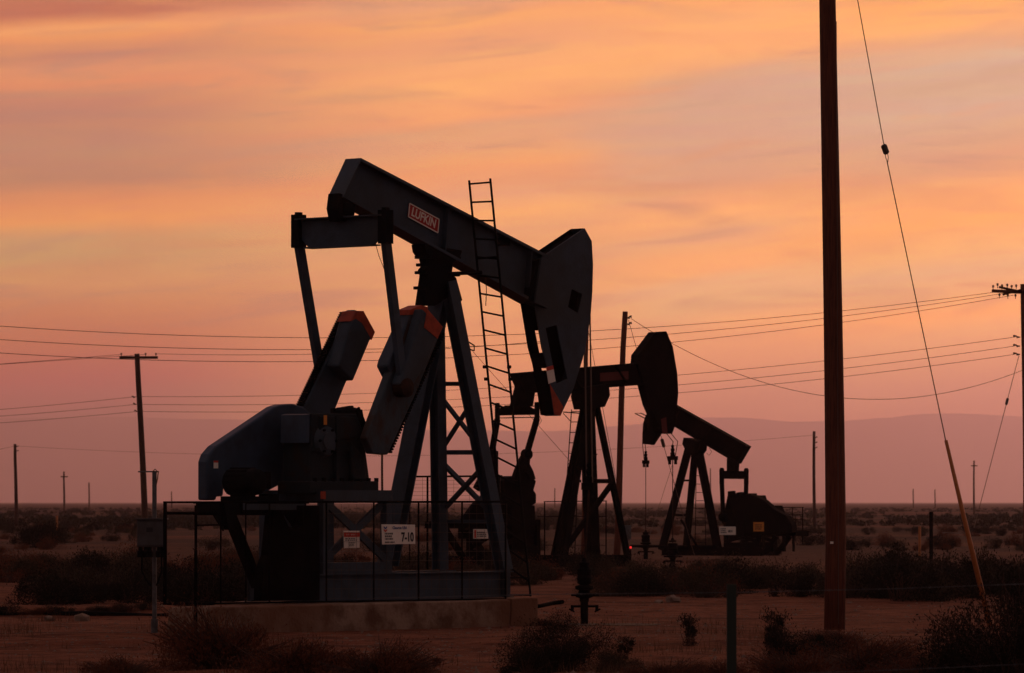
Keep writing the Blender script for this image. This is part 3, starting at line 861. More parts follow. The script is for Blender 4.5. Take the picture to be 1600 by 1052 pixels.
# the farthest, facing the other way, tail down
Cp = Plane(1086, 165.0, -59, -1)
uC = lambda px, v=0.0: Cp.uz(px, 800, v)[0]
arc3 = [(1020,628),(1015,641),(1008,652),(1005,662),(1004,678),(1004.5,694)]
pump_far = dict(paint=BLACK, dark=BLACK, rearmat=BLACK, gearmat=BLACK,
    skid_z=(.10, .40), skid_u=(uC(1192, .62), uC(1034, .62)), railv=.62, ped_u=(uC(1188, .62), uC(1132, .62)), ped_z=1.15,
    rear_u=(uC(1243, .5), uC(1185, .5)), rear_z=1.0,
    gear=[([(1136,776),(1140,771),(1150,774),(1176,774),(1184,800),(1186,840),(1130,845),(1130,812)], -.5, .5)],
    guard=[(1140,776),(1176,774),(1193,782),(1209,796),(1228,806),(1237,820),(1238,832),(1200,836),(1150,832)], guard_v=(.35, .75), guardmat=BLACK,
    legs=[((1079,690,.1),(1034,860,.6),.22,.20,BLACK),((1087,696,-.05),(1072,858,-.1),.20,.18,BLACK),((1091,700,0),(1122,860,0),.24,.22,BLACK)],
    braces=[((1064,751,.3),(1080,751,-.05),.07),((1054,805,.4),(1076,805,-.08),.08),((1064,812,.2),(1092,858,.5),.07)],
    saddle=[([(1074,684),(1100,690),(1098,704),(1092,712),(1078,706),(1072,694)], -.3, .3)],
    bolts=[(1073,690),(1074,700)],
    beam=[(1166,697),(1036,624),(1030,653),(1150,724)], beam_w=.17,
    head=arc3+[(1017,695),(1030,675),(1040,652),(1046,630),(1034,622)], arc=arc3, back=[(1034,622),(1046,630),(1030,675),(1017,695)],
    head_holes=[[(1011,646),(1014,644),(1013,652),(1009,653)], [(1009,662),(1012,662),(1011,672),(1008,673)]],
    far_holes=[], head_far=arc3+[(1010,695),(1009,676),(1014,660),(1016,645),(1034,640),(1046,630),(1034,622)],
    bridle=(1009, 694, 722, 832, 1009, .10, .014), rodmat=RUST,
    eqbear=[([(1139,716),(1152,724),(1151,737),(1139,737)], -.18, .18)],
    eq=(1147, 737), pit_v=.92, eq_h=.24, clevis=.12, pinmat=BLACK, pin=[(1130, 808), (1165, 800)], pit_w=.14, crank_v=(.62, .78),
    crank_near=dict(arm=[(1125,800),(1138,796),(1160,820),(1162,838),(1148,842),(1128,818)], weights=[([(1126,802),(1142,798),(1152,822),(1136,832)], 0, .2)]),
    crank_far=dict(arm=[(1158,795),(1172,798),(1178,830),(1166,838),(1156,830)], weights=[([(1158,795),(1172,798),(1176,815),(1160,815)], -.2, 0)]),
    ladder=dict(v=(-.1, -.75), l=[(1088,728),(1086,858)], r=[(1100,728),(1103,858)], n=10, r_=.014),
    extra=[('head_hook', [(1010,655,.1),(992,646,.1),(1002,646,.1),(1012,651,.1)], .02, BLACK), ('loop', [(1108,700,.2),(1112,706,.2),(1108,712,.2),(1104,708,.2)], .008, WIRE)],
    blocks=[('breather', [(1137,768),(1145,767),(1146,776),(1137,777)], .2, .4, BLACK), ('lifting_lug', [(1150,770),(1156,769),(1158,776),(1150,776)], -.1, .2, BLACK), ('inspection_cover', [(1160,771),(1174,771),(1176,777),(1160,777)], -.2, .2, BLACK),
            ('frame_leg', [(1190,838),(1193,838),(1193,862),(1190,862)], .4, .5, BLACK), ('frame_leg', [(1206,838),(1209,838),(1209,862),(1206,862)], .4, .5, BLACK), ('frame_leg', [(1222,838),(1226,838),(1226,862),(1222,862)], .4, .5, BLACK), ('frame_leg', [(1238,836),(1240,836),(1240,862),(1238,862)], .4, .5, BLACK),
            ('motor', [(1205,793),(1212,790),(1216,800),(1214,806),(1206,806)], -.3, .2, BLACK)])
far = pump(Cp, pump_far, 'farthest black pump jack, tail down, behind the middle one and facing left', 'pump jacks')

# ------------------------------------------------------------------ concrete foundation, guard rails and signs of the near jack
fd = empty('concrete_foundation', A.o, rot_of(A))
tag(fd, 'stained low concrete foundation under the large grey pump jack', 'foundation')
u0, u1, u2 = A.uz(306, 950, 1.3)[0], A.uz(797, 936, 1.3)[0], A.uz(840, 936, 1.3)[0]
um = A.uz(470, 950, .7)[0]
mb = MB(); mb.prism([(um, -.25), (u1, -.25), (u1, .43), (um, .43)], A.Q, -1.15, .715); mb.build('slab', CONC, fd, bevel=.02)
mb = MB(); mb.prism([(u0-.10, -.25), (u1, -.25), (u1, .432), (u0, .432)], A.Q, .72, 1.3); mb.build('kerb', CONC, fd, bevel=.03)
mb = MB(); mb.prism([(u1+.01, -.25), (u2+.03, -.25), (u2, .45), (u1+.01, .45)], A.Q, -.6, 1.31); mb.build('end_block', CONC, fd, bevel=.02)

def roughen(o, cuts, amp):
    bm = bmesh.new(); bm.from_mesh(o.data)
    for c in range(cuts):
        es = [q for q in bm.edges if q.calc_length() > .22]
        if es: bmesh.ops.subdivide_edges(bm, edges=es, cuts=1, use_grid_fill=True)
    bmesh.ops.triangulate(bm, faces=[q for q in bm.faces if len(q.verts) > 4])
    for q in bm.verts:
        p = q.co
        q.co = p+Vector((noise.noise(p*2.3), noise.noise(p*2.3+Vector((7, 0, 0))), noise.noise(p*2.3+Vector((0, 9, 0)))*.7))*amp+Vector((noise.noise(p*9), noise.noise(p*9+Vector((3, 0, 0))), noise.noise(p*9+Vector((0, 5, 0)))))*amp*.35
    bm.to_mesh(o.data); bm.free()
for o in list(fd.children): roughen(o, 5, .022)

def fence(name, label, cat, pl, posts, rails, mesh=None, mt=BLACK, group=None):
    e = empty(name, pl.o, rot_of(pl)); tag(e, label, cat, group)
    for (x, ya, yb, v, r) in posts:
        MB().tube([pl.P(x, ya, v), pl.P(x, yb, v)], r, 6).build('post', mt, e)
    for (xa, ya, va, xb, yb, vb, r) in rails:
        MB().tube([pl.P(xa, ya, va), pl.P(xb, yb, vb)], r, 6).build('rail', mt, e)
    if mesh:
        mb = MB()
        for (xa, xb, ya, yb, v, nh, nv) in mesh:
            for k in range(nh+1):
                y = ya+(yb-ya)*k/nh
                mb.tube([pl.P(xa, y, v), pl.P(xb, y, v)], .0025, 3, False)
            for k in range(nv+1):
                x = xa+(xb-xa)*k/nv
                mb.tube([pl.P(x, ya, v), pl.P(x, yb, v)], .0025, 3, False)
        o = mb.build('wire_mesh', WIRE, e); o['kind'] = 'stuff'
    return e
V = 1.18
fence('guard_rail', 'black pipe guard rail along the near side of the large pump jack', 'railing', A,
      [(258,784,945,V,.030),(345,784,942,V,.014),(384,784,941,V,.012),(421,785,941,V,.014),(510,784,940,V,.014),(584,784,939,V,.014),(654,784,938,V,.016),(722,784,937,V,.016),(790,784,936,V,.016),
       (306,790,945,.95,.022),(306,860,984,V+.14,.026)],
      [(256,785,V,792,784,V,.018),(258,802,V,338,802,V,.026),(306,821,V,356,820,V,.014),(256,944,V,792,936,V,.016)],
      [(510,792,788,935,V,10,24)])
fence('guard_rail', 'thin wire guard rail behind the legs of the large pump jack', 'railing', A,
      [(668,744,890,-1.1,.018),(640,744,880,-1.1,.014),(780,744,880,-1.1,.014)],
      [(634,745,-1.1,784,744,-1.1,.018)], [(636,782,745,786,-1.1,7,6)])
fence('guard_rail', 'black pipe guard rail beside the legs of the middle pump jack', 'railing', B,
      [(851,784,868,.95,.02),(886,784,868,.95,.012),(921,784,868,.95,.012),(947,784,868,.95,.02)],
      [(850,784,.95,948,783,.95,.016),(840,807,.95,948,807,.95,.014),(850,852,.95,948,852,.95,.010)])
fence('guard_rail', 'black pipe guard rail at the right end of the farthest pump jack', 'railing', Cp,
      [(1217,793,850,-.9,.014),(1238,793,850,-.9,.014),(1254,793,850,-.9,.018),(1243,808,846,.4,.012)],
      [(1200,793,-.9,1256,793,-.9,.014),(1216,804,-.9,1256,804,-.9,.008),(1200,812,-.9,1256,812,-.9,.010),(1216,822,-.9,1256,822,-.9,.010),(1056,794,-.9,1116,794,-.9,.014),(1056,810,-.9,1116,810,-.9,.010)])

def sign(label, pl, pts, v, mt, items, name='sign'):
    """pts: corners tl, tr, br, bl in pixels on the plane v"""
    e = empty(name, pl.o, rot_of(pl)); tag(e, label, 'sign', 'signs on the oil wells')
    c = [pl.uz(x, y, v) for x, y in pts]
    MB().prism(c, pl.Q, v-.012, v).build('plate', mt, e, bevel=.003)
    def at(fx, fy, dv=.004):
        a = Vector(c[0])*(1-fx)*(1-fy)+Vector(c[1])*fx*(1-fy)+Vector(c[2])*fx*fy+Vector(c[3])*(1-fx)*fy
        return pl.Q(a[0], v+dv, a[1])
    h = abs(c[0][1]-c[3][1])
    for it in items:
        if it[0] == 'bar':
            _, x0, y0, x1, y1, m_ = it
            MB().add([at(x0, y0, .002), at(x1, y0, .002), at(x1, y1, .002), at(x0, y1, .002), at(x0, y0), at(x1, y0), at(x1, y1), at(x0, y1)],
                     [(0,1,2,3),(4,5,6,7),(0,4,5,1),(1,5,6,2),(2,6,7,3),(3,7,4,0)]).build('printed_band', m_, e)
        elif it[0] == 'txt':
            _, s, x, y, sz, m_, b, sx_ = it
            ex = at(.9, .5)-at(.1, .5); ey = at(.5, 0)-at(.5, 1)
            text('lettering', s, h*sz, at(x, y, .005), ex, ey, m_, e, b, sx_)
        elif it[0] == 'chev':
            _, x0, x1, y, hh, m_ = it
            xm = (x0+x1)/2
            q = [at(x0, y), at(xm, y+hh*.55), at(x1, y), at(x1, y+hh*.6), at(xm, y+hh*1.15), at(x0, y+hh*.6)]
            MB().add(q, [(0,1,4,5),(1,2,3,4)]).build('emblem', m_, e)
        elif it[0] == 'print':
            _, x0, y0, x1, y1, rows, m_, seed = it
            rr = random.Random(seed); mb = MB()
            for k in range(rows):
                ya = y0+(y1-y0)*(k+.12)/rows; yb = y0+(y1-y0)*(k+.78)/rows; x = x0
                end = x1-(x1-x0)*rr.uniform(0, .3)
                while x < end:
                    w = (x1-x0)*rr.uniform(.05, .11)
                    mb.add([at(x, ya), at(min(x+w, x1), ya), at(min(x+w, x1), yb), at(x, yb)], [(0,1,2,3)])
                    x += w+(x1-x0)*rr.uniform(.03, .07)
            mb.build('small_print', m_, e)['kind'] = 'stuff'
    return e
sign('white well sign numbered 7-10 on the guard rail of the large pump jack', A, [(596.5,819.5),(648.5,820),(649,850),(597.5,851)], V+.04, WHITE,
     [('chev', .05, .15, .08, .15, INKBLUE), ('chev', .05, .15, .22, .15, SIGNRED), ('txt', 'Chevron USA', .53, .17, .20, INKBLUE, .001, .95),
      ('txt', '7-10', .76, .66, .62, INK, .006, .82), ('print', .08, .40, .34, .80, 3, INK, 4), ('print', .08, .84, .42, .96, 1, INK, 9)])
sign('small white sign with a red header on the cross braces of the large pump jack', A, [(537,829.5),(562,829.5),(562,856),(538,856.5)], .80, WHITE,
     [('bar', .0, .09, 1.0, .36, SIGNRED), ('print', .14, .16, .86, .30, 1, WHITE, 21), ('print', .08, .42, .92, .60, 2, INK, 2), ('print', .28, .66, .72, .92, 3, INK, 3)])
sign('small white sign with a red edge low on the rear rail behind the ladder', A, [(740,827),(763,827),(763,842),(740,842)], -.9, WHITE,
     [('bar', .04, .08, .16, .92, SIGNRED), ('print', .24, .25, .9, .85, 3, INK, 6)])
sign('faded white well sign on the farthest pump jack left of the amber sign', Cp, [(1124,823),(1149.5,823),(1149.5,836),(1124,836)], 1.0, WHITE,
     [('print', .08, .15, .45, .85, 3, INK, 12), ('print', .55, .35, .92, .80, 1, INK, 22)])
sign('small amber warning sign on the gear box of the farthest pump jack', Cp, [(1177,816),(1193.5,816),(1193.5,830.5),(1177,830.5)], .95, YSIGN,
     [('print', .15, .2, .85, .85, 3, INK, 13)])

# ------------------------------------------------------------------ wellheads and pipes
def wellhead(label, px, Y, base_y, top_y, k=1.0, mt=BLACK, group='wellheads'):
    x = gx(px, Y); z0 = gh(x, Y)
    e = empty('wellhead', (x, Y, z0)); tag(e, label, 'wellhead', group)
    ht = (base_y-top_y)/F*Y
    s = ht
    MB().lathe((0, 0, -.1), [(.09*k, 0), (.09*k, s*.36+.1), (.11*k, s*.37+.1), (.11*k, s*.42+.1)], 14).build('casing', mt, e, smooth=False)
    MB().lathe((0, 0, s*.42), [(.11*k, 0), (.20*k, .02), (.20*k, .07), (.13*k, .09), (.13*k, .13), (.21*k, .15), (.21*k, .20), (.12*k, .22), (.10*k, s*.22)], 16).build('flange', mt, e)
    MB().lathe((0, 0, s*.64), [(.10*k, 0), (.16*k, .02), (.17*k, .10), (.15*k, .16), (.17*k, .18), (.17*k, .25), (.11*k, .28), (.10*k, s*.34)], 14).build('stuffing_box', mt, e)
    MB().lathe((0, 0, s*.70+.26), [(.12*k, 0), (.13*k, .04), (.06*k, .06), (.03, .12)], 12).build('gland_nut', mt, e)
    MB().tube([(-.30*k, 0, s*.47), (.33*k, 0, s*.47)], .026*k, 8).build('side_outlet', mt, e)
    for sx_, zz in ((.26*k, s*.25), (-.25*k, s*.25)):
        MB().tube([(0, 0, s*.29), (sx_*1.1, 0, s*.29)], .028*k, 8).build('flow_pipe', mt, e)
        vv = MB().tube([(sx_*1.1, -.03, s*.31), (sx_*1.1, -.03, s*.21)], .038*k, 8).build('valve', mt, e)
        MB().bar((sx_*.9, -.06, s*.20), (sx_*1.4, -.06, s*.25), .03, .025).build('valve_handle', mt, vv)
    return e
wellhead('black wellhead with side valves standing in front of the large pump jack', 913, 75.8, 975, 878, .72)
wellhead('small black wellhead left of the farthest pump jack', 1009, 163, 872, 831, .9)
wellhead('black wellhead under the head of the middle pump jack behind the scrub', 1051, 137.5, 890, 850, .9)

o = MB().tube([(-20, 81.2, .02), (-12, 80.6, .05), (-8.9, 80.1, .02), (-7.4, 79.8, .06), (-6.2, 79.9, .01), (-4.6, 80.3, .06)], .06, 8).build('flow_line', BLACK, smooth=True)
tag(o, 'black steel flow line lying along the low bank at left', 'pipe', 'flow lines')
xw = gx(913, 75.8)
o = MB().tube([(xw-.36, 75.84, .36), (xw-.50, 76.4, .33), (gx(842, 78), 78.0, .24), (gx(700, 79), 79.5, .10)], .035, 8).build('flow_line', BLACK, smooth=True)
tag(o, 'black flow line running left from the wellhead behind the foundation', 'pipe', 'flow lines')
o = MB().tube([(gx(985, 160), 160, .48), (gx(1120, 162), 162, .44)], .05, 6).build('flow_line', BLACK)
tag(o, 'thin black flow line crossing to the small wellhead between the farther jacks', 'pipe', 'flow lines')

DARKSOIL = mat('dark_soil', (.030, .014, .010), .8, 0, (.05, .022, .014), 3, .45, .65, spec=.1)
def stain(px, y, rx, ry, label, seed):  # a darker, uneven flat sheet laid just over the dirt
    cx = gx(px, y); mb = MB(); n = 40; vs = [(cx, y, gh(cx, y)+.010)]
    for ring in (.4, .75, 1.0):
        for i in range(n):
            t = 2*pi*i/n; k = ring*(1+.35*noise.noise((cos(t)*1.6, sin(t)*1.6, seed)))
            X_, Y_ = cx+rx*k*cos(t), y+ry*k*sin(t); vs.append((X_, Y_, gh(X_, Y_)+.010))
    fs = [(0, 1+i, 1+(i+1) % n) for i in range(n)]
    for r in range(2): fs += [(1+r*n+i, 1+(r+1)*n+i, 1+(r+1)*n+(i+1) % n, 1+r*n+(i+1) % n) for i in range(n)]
    o = mb.add(vs, fs).build('dark_patch', DARKSOIL, smooth=True); tag(o, label, 'stain', 'dark patches on the dirt')
stain(985, 75.5, .52, .75, 'long dark patch on the dirt right of the wellhead', 3)
stain(912, 75.6, .30, .7, 'dark patch round the foot of the wellhead', 6)
def stone(x, y, r, seed, label):
    bm = bmesh.new(); bmesh.ops.create_icosphere(bm, subdivisions=2, radius=r)
    for q in bm.verts:
        k = 1+.45*noise.noise(q.co*(2.2/r)+Vector((seed, 0, 0)))
        q.co = Vector((q.co.x*k*1.3, q.co.y*k, q.co.z*k*.7))
    me = bpy.data.meshes.new('stone'); bm.to_mesh(me); bm.free(); me.materials.append(STONE)
    o = bpy.data.objects.new('stone', me); COL.objects.link(o); o.location = (x, y, gh(x, y)+r*.25); o.rotation_euler = (0, 0, seed)
    tag(o, label, 'stone', 'stones on the worked pad')
stone(gx(128, 77.5), 77.5, .13, 2, 'pale stone on the dirt left of the control cabinet')
stone(gx(1052, 93), 93.0, .16, 5, 'rounded pale stone at the foot of the scrub right of the wellhead')
stone(gx(1030, 92), 92.0, .10, 8, 'small flat stone left of the rounded pale stone by the scrub')
stone(gx(77, 78), 78.0, .09, 11, 'small stone near the left edge below the flow line')
rs = random.Random(31)
mb = MB()
for k in range(9000):
    y = 46+rs.random()**1.2*48; x = rs.uniform(-.125, .125)*y
    if noise.noise((x*.35, y*.3, 9)) < -.05 and rs.random() < .7: continue
    r = rs.uniform(.008, .028)*(1 if rs.random() < .93 else 1.9); z = gh(x, y)
    a = rs.random()*6.28
    vs = [(x+r*1.3*cos(a+t)*rs.uniform(.7, 1.2), y+r*sin(a+t)*rs.uniform(.7, 1.2), z-.003) for t in (0, 1.57, 3.14, 4.71)]+[(x+rs.uniform(-.3, .3)*r, y, z+r*rs.uniform(.5, .9))]
    mb.add(vs, [(0,1,4),(1,2,4),(2,3,4),(3,0,4)])
o = mb.build('gravel', STONE); tag(o, 'loose gravel and clods scattered on the dirt', 'gravel', kind='stuff')

# ------------------------------------------------------------------ control cabinet on its post
Yc = 70.2
e = empty('control_cabinet', (gx(238, Yc), Yc, 0)); tag(e, 'grey electrical control cabinet on a pipe post at the left end of the foundation', 'control cabinet')
K = Yc/F
def cp(px, py, dy=0.0): return Vector(((px-238)*K, dy, H+(785-py)*K))
a, b = cp(214, 812), cp(258, 855)
MB().box(((a.x+b.x)/2, .12, (a.z+b.z)/2), (b.x-a.x, .24, a.z-b.z)).build('cabinet', BOXGREY, e, bevel=.012)
MB().box(((a.x+b.x)/2, -.008, (a.z+b.z)/2), (b.x-a.x-.05, .016, a.z-b.z-.05)).build('cabinet_door', BOXGREY, e, bevel=.004)
MB().box((cp(234, 828).x, -.020, cp(234, 828).z), (.10, .012, .07)).build('meter_window', INK, e)
MB().box(((a.x+b.x)/2, .11, a.z+.012), (b.x-a.x+.06, .32, .02)).build('cabinet_hood', BOXGREY, e)
MB().tube([cp(239, 990, .3), cp(239, 738, .3)], .036, 10).build('post', GALV, e)
MB().tube([cp(239, 990, .3), cp(239, 968, .3)], .055, 10).build('post_sleeve', GALV, e)
MB().tube([cp(213, 737, .3), cp(246, 737, .3)], .012, 6).build('cross_pipe', GALV, e)
MB().tube([cp(236, 738, .28), cp(240, 733, .28), (cp(245, 738, .28)), cp(244, 748, .28), cp(240, 766, .28), cp(236, 758, .28)], .010, 6).build('weatherhead_cable', WIRE, e)
for i, px in enumerate((219, 227, 233, 248, 254)):
    MB().lathe((cp(px, 864).x, .10, cp(px, 864).z), [(.055, -.07), (.055, .02), (.035, .04), (.035, .10)], 10).build('conduit_fitting', DARK, e)
for px, q in ((221, 233), (252, 243)):
    MB().tube([cp(px, 870, .1), cp(px, 892, .1), cp((px+q)/2, 905, .15), cp(q, 915, .25)], .016, 6).build('conduit', DARK, e)

# ------------------------------------------------------------------ poles, guys and wires
def px_seed(t): return (len(t)*1.7) % 3.1
def pole(label, top, bot, Y, w0, w1, mt=WOODF, arms=(), ins=(), group='utility poles', base=True):
    """top, bot: pixels of the pole's axis; w0, w1 widths in pixels"""
    k = Y/F
    o0 = Vector((gx(bot[0], Y), Y, 0))
    e = empty('utility_pole', o0); tag(e, label, 'utility pole', group)
    f = lambda px, py, dy=0.0: X3(px, py, Y)+Vector((0, dy, 0))-o0
    t = f(*top); dirn = (f(*bot)-t)
    g0 = t+dirn*((t.z+.4)/max(1e-6, -dirn.z))
    n = 7
    pts = [g0.lerp(t, i/n)+Vector((.5*w0*k*.35*sin(pi*i/n+px_seed(label)), 0, 0))*(1 if 0 < i < n else 0) for i in range(n+1)]
    MB().tube(pts, [(w1+(w0-w1)*i/n)*k/2 for i in range(n+1)], 14).build('shaft', mt, e, smooth=True)
    for (xa, ya, xb, yb, th) in arms:
        MB().bar(f(xa, ya, -w0*k/2-.06), f(xb, yb, -w0*k/2-.06), .10, th*k, (0, 1, 0)).build('crossarm', mt, e)
    for (x, y, dx) in ins:
        if dx == 0:
            MB().lathe(tuple(f(x, y, -w0*k/2-.06)), [(.015, -.10), (.015, .0), (.05, .01), (.035, .05), (.055, .06), (.03, .11)], 8).build('insulator', PORC, e)
        else:
            p = f(x, y)
            MB().tube([p, p+Vector((dx*k*.5, 0, 0)), p+Vector((dx*k*.5, 0, .04)), p+Vector((dx*k, 0, .05))], [.02, .05, .03, .05], 8).build('insulator', PORC, e)
    return e

pole('thick dark wooden pole close by, running out of the top of the picture', (1293, -260), (1303, 985), 72.0, 24, 34, WOOD)
e = bpy.data.objects['utility_pole']
k = 72.0/F
MB().box((-.045, -.165, H+(785-848)*k), (.05, .006, .035)).build('pole_tag', WHITE, e)
MB().tube([(.06, -.158, .1), (.055, -.155, 2.0), (.045, -.145, 5.0), (.03, -.125, 9.5)], .006, 5).build('ground_wire', WIRE, e)
pole('leaning wooden pole with one crossarm behind the control cabinet', (214, 553), (227, 843), 248, 8, 10.5, WOODF,
     arms=[(187, 559, 247, 559, 4.2)], ins=[(190,555,0),(228,555,0),(244,555,0),(211,621,-5),(213,632,-5),(215,643,-5)])
pole('bare wooden pole behind the beam of the middle pump jack, left of its head', (977, 487), (963, 872), 158, 8.5, 11, WOOD,
     ins=[(980, 497, 7), (980, 507, 7)])
pole('wooden pole with a crowded crossarm at the right edge', (1599, 444), (1604, 861), 190, 9.5, 12, WOOD,
     arms=[(1549, 455, 1614, 458, 5), (1560, 449, 1606, 459, 3.4), (1566, 461, 1600, 452, 3)],
     ins=[(1551,450,0),(1558,447,0),(1565,449,0),(1573,448,0),(1580,450,0),(1587,449,0),(1561,463,0),(1574,464,0),(1586,464,0),(1594,527,-11),(1594,541,-11),(1594,554,-11)])
pole('wooden pole half hidden between the near head and the middle pump jack', (917, 506), (911, 872), 165, 6.5, 9, WOOD)
pole('small plain pole standing at the far left edge', (23.5, 694), (25, 822), 385, 4.4, 6, WOODF, ins=[(25,698,4),(25,705,4)])
pole('short distant pole just left of the thick near pole', (1272, 674), (1273, 826), 340, 4.2, 5.4, WOODF, ins=[(1273,684,4),(1273,692,4),(1273,700,4)])
pole('faint distant pole with a crossarm at far right below the guy insulator', (1522, 720), (1522, 805), 720, 2.4, 3.2, WOODF, arms=[(1517, 728, 1527, 728, 1.6)])
pole('faint distant pole with a crossarm left of the leaning pole', (100, 737), (100, 801), 900, 2.6, 3.4, WOODF, arms=[(95, 745, 106, 745, 1.8)])
pole('fainter distant pole without a visible arm right of the one with a crossarm', (139, 754), (139, 798), 1080, 2.0, 2.6, WOODF)
for px, ty, lab in ((268, 768, 'tiny hazy pole on the horizon above the left end of the guard rail'), (1427, 764, 'tiny hazy pole on the horizon left of the guy marker'),
                    (1461, 765, 'tiny hazy pole on the horizon right of the shorter black post'), (867, 763, 'tiny hazy pole on the horizon behind the legs of the middle pump jack'),
                    (1110, 732, 'faint hazy pole behind the legs of the farthest pump jack')):
    pole(lab, (px, ty), (px, 794), 1600, 1.6, 2.0, WOODF)
pole('slim rusty post rising under the near crank of the large pump jack', (597, 700), (597, 880), 120, 3.4, 3.8, RUST, group='slim posts')

def post(name, label, cat, px, y0, y1, Y, w, mt, group=None):
    k = Y/F
    o = MB().tube([(0, 0, -.3), (0, 0, H+(785-y0)*k)], w*k/2, 8).build(name, mt); o.location = (gx(px, Y), Y, 0)
    tag(o, label, cat, group); return o
post('marker_post', 'black steel post standing in scrub right of the thick pole', 'post', 1455, 800, 870, 150, 6, BLACK)
post('marker_post', 'short orange marker stub in scrub beside the black steel post', 'post', 1437, 823, 860, 170, 4.5, YELLOW)
post('marker_post', 'faded tan marker stub in the plain at far left', 'post', 89, 806, 832, 300, 3.6, YELLOW)

# guy wire of the thick pole with its strain insulator and yellow guard
Yg = 72.0
e = empty('guy_wire', (gx(1545, Yg), Yg, 0)); tag(e, 'guy wire of the thick pole with a strain insulator and a long yellow guard', 'guy wire', 'guy wires')
f = lambda px, py: X3(px, py, Yg)-Vector((gx(1545, Yg), Yg, 0))
MB().tube([f(1296, -218), f(1340, 0), f(1381, 226)], .008, 6).build('strand', WIRE, e)
MB().tube([f(1386, 252), f(1480, 700), f(1551, 990)], .009, 6).build('strand', WIRE, e)
MB().tube([f(1380, 226), f(1381, 228), f(1385, 239), f(1386, 241)], [.03, .05, .05, .03], 10).build('strain_insulator', PORC, e)
MB().tube([f(1382, 236), f(1384, 247), f(1387, 254)], .006, 5).build('loop', WIRE, e)
MB().tube([f(1386, 236), f(1388, 246), f(1387, 254)], .006, 5).build('loop', WIRE, e)
MB().tube([f(1478, 688), f(1506, 808), f(1547, 978)], [.026, .036, .048], 12).build('guard_tube', YELLOW, e, smooth=True)

def guy(label, a, b, Ya, Yb, r=.012, ins=None):
    o = empty('guy_wire', X3(*b, Yb)); tag(o, label, 'guy wire', 'guy wires')
    p0, p1 = X3(*a, Ya)-X3(*b, Yb), Vector()
    MB().tube([p0, p1], r, 5).build('strand', WIRE, o)
    if ins is not None:
        q = p0.lerp(p1, ins); d_ = (p1-p0).normalized()
        MB().tube([q-d_*.16, q-d_*.12, q+d_*.12, q+d_*.16], [.03, .06, .06, .03], 8).build('strain_insulator', PORC, o)
guy('thin guy wire slanting down left from the pole at the right edge', (1592, 556), (1522, 825), 190, 186, .014, .27)
guy('thin guy wire slanting down right from the bare wooden pole', (982, 500), (1085, 868), 158, 160, .010, .52)
guy('thin guy wire slanting down right from the half hidden pole', (920, 520), (985, 872), 165, 166, .010)
guy('faint guy wire slanting down left from the bare wooden pole to the middle jack', (735, 545), (890, 720), 140, 150, .008)
guy('faint crossing guy wire left of the farthest jack', (1052, 722), (1005, 868), 175, 172, .008)

def wire(label, pts, Y0, Y1, r=.011, group='overhead power lines'):
    """catenary through three picture points, depth running from Y0 to Y1"""
    (x0, y0), (x1, y1), (x2, y2) = pts
    o0 = X3(x0, y0, Y0); n = 36; P_ = []
    for i in range(n+1):
        x = x0+(x2-x0)*i/n
        y = y0*(x-x1)*(x-x2)/((x0-x1)*(x0-x2))+y1*(x-x0)*(x-x2)/((x1-x0)*(x1-x2))+y2*(x-x0)*(x-x1)/((x2-x0)*(x2-x1))
        Y = 1/((1-i/n)/Y0+(i/n)/Y1)
        P_.append(X3(x, y, Y)-o0)
    o = MB().tube(P_, r, 5).build('power_line', WIRE); o.location = o0
    tag(o, label, 'power line', group)
R_ = 190
wire('topmost power line, passing above the leaning pole to the crossarm at right', [(-520, 455), (560, 528), (1552, 457)], 150, R_)
wire('second power line from the top, passing above the leaning pole to the crossarm at right', [(-520, 476), (560, 546), (1572, 458)], 150, R_)
wire('third power line from the top, meeting the right crossarm next to the pole', [(-520, 497), (560, 564), (1586, 461)], 150, R_)
wire('power line from the left tip of the leaning pole crossarm out of the left edge', [(-520, 600), (0, 569), (190, 554)], 230, 248)
wire('power line from the inner pin of the leaning pole crossarm out of the left edge', [(-520, 603), (0, 569.5), (228, 554)], 230, 248)
wire('power line sagging right from the leaning pole crossarm behind the large pump jack', [(244, 553), (600, 550), (917, 527)], 248, 165)
wire('upper of the three lines at left below the leaning pole crossarm', [(-520, 658), (0, 640), (211, 620)], 236, 248)
wire('middle of the three lines at left below the leaning pole crossarm', [(-520, 668), (0, 650.5), (213, 632)], 236, 248)
wire('lowest of the three lines at left below the leaning pole crossarm', [(-520, 678), (0, 661), (215, 643)], 236, 248)
wire('upper of the three lines running from the leaning pole to the right pole insulators', [(211, 620), (760, 607), (1585, 527)], 248, R_)
wire('middle of the three lines running from the leaning pole to the right pole insulators', [(213, 632), (760, 622), (1585, 541)], 248, R_)
wire('lowest of the three lines running from the leaning pole to the right pole insulators', [(215, 643), (760, 634), (1585, 554)], 248, R_)
wire('deeply sagging service wire from the bare wooden pole to the right edge pole', [(986, 498), (1290, 619), (1597, 579)], 158, R_, .011)
wire('faint distant power line between the small left pole and the picture edge', [(-300, 715), (0, 702), (24, 697)], 380, 385)
wire('faint distant power line running right from the small left pole past the hills', [(24, 697), (640, 712), (1272, 680)], 385, 340, .010)

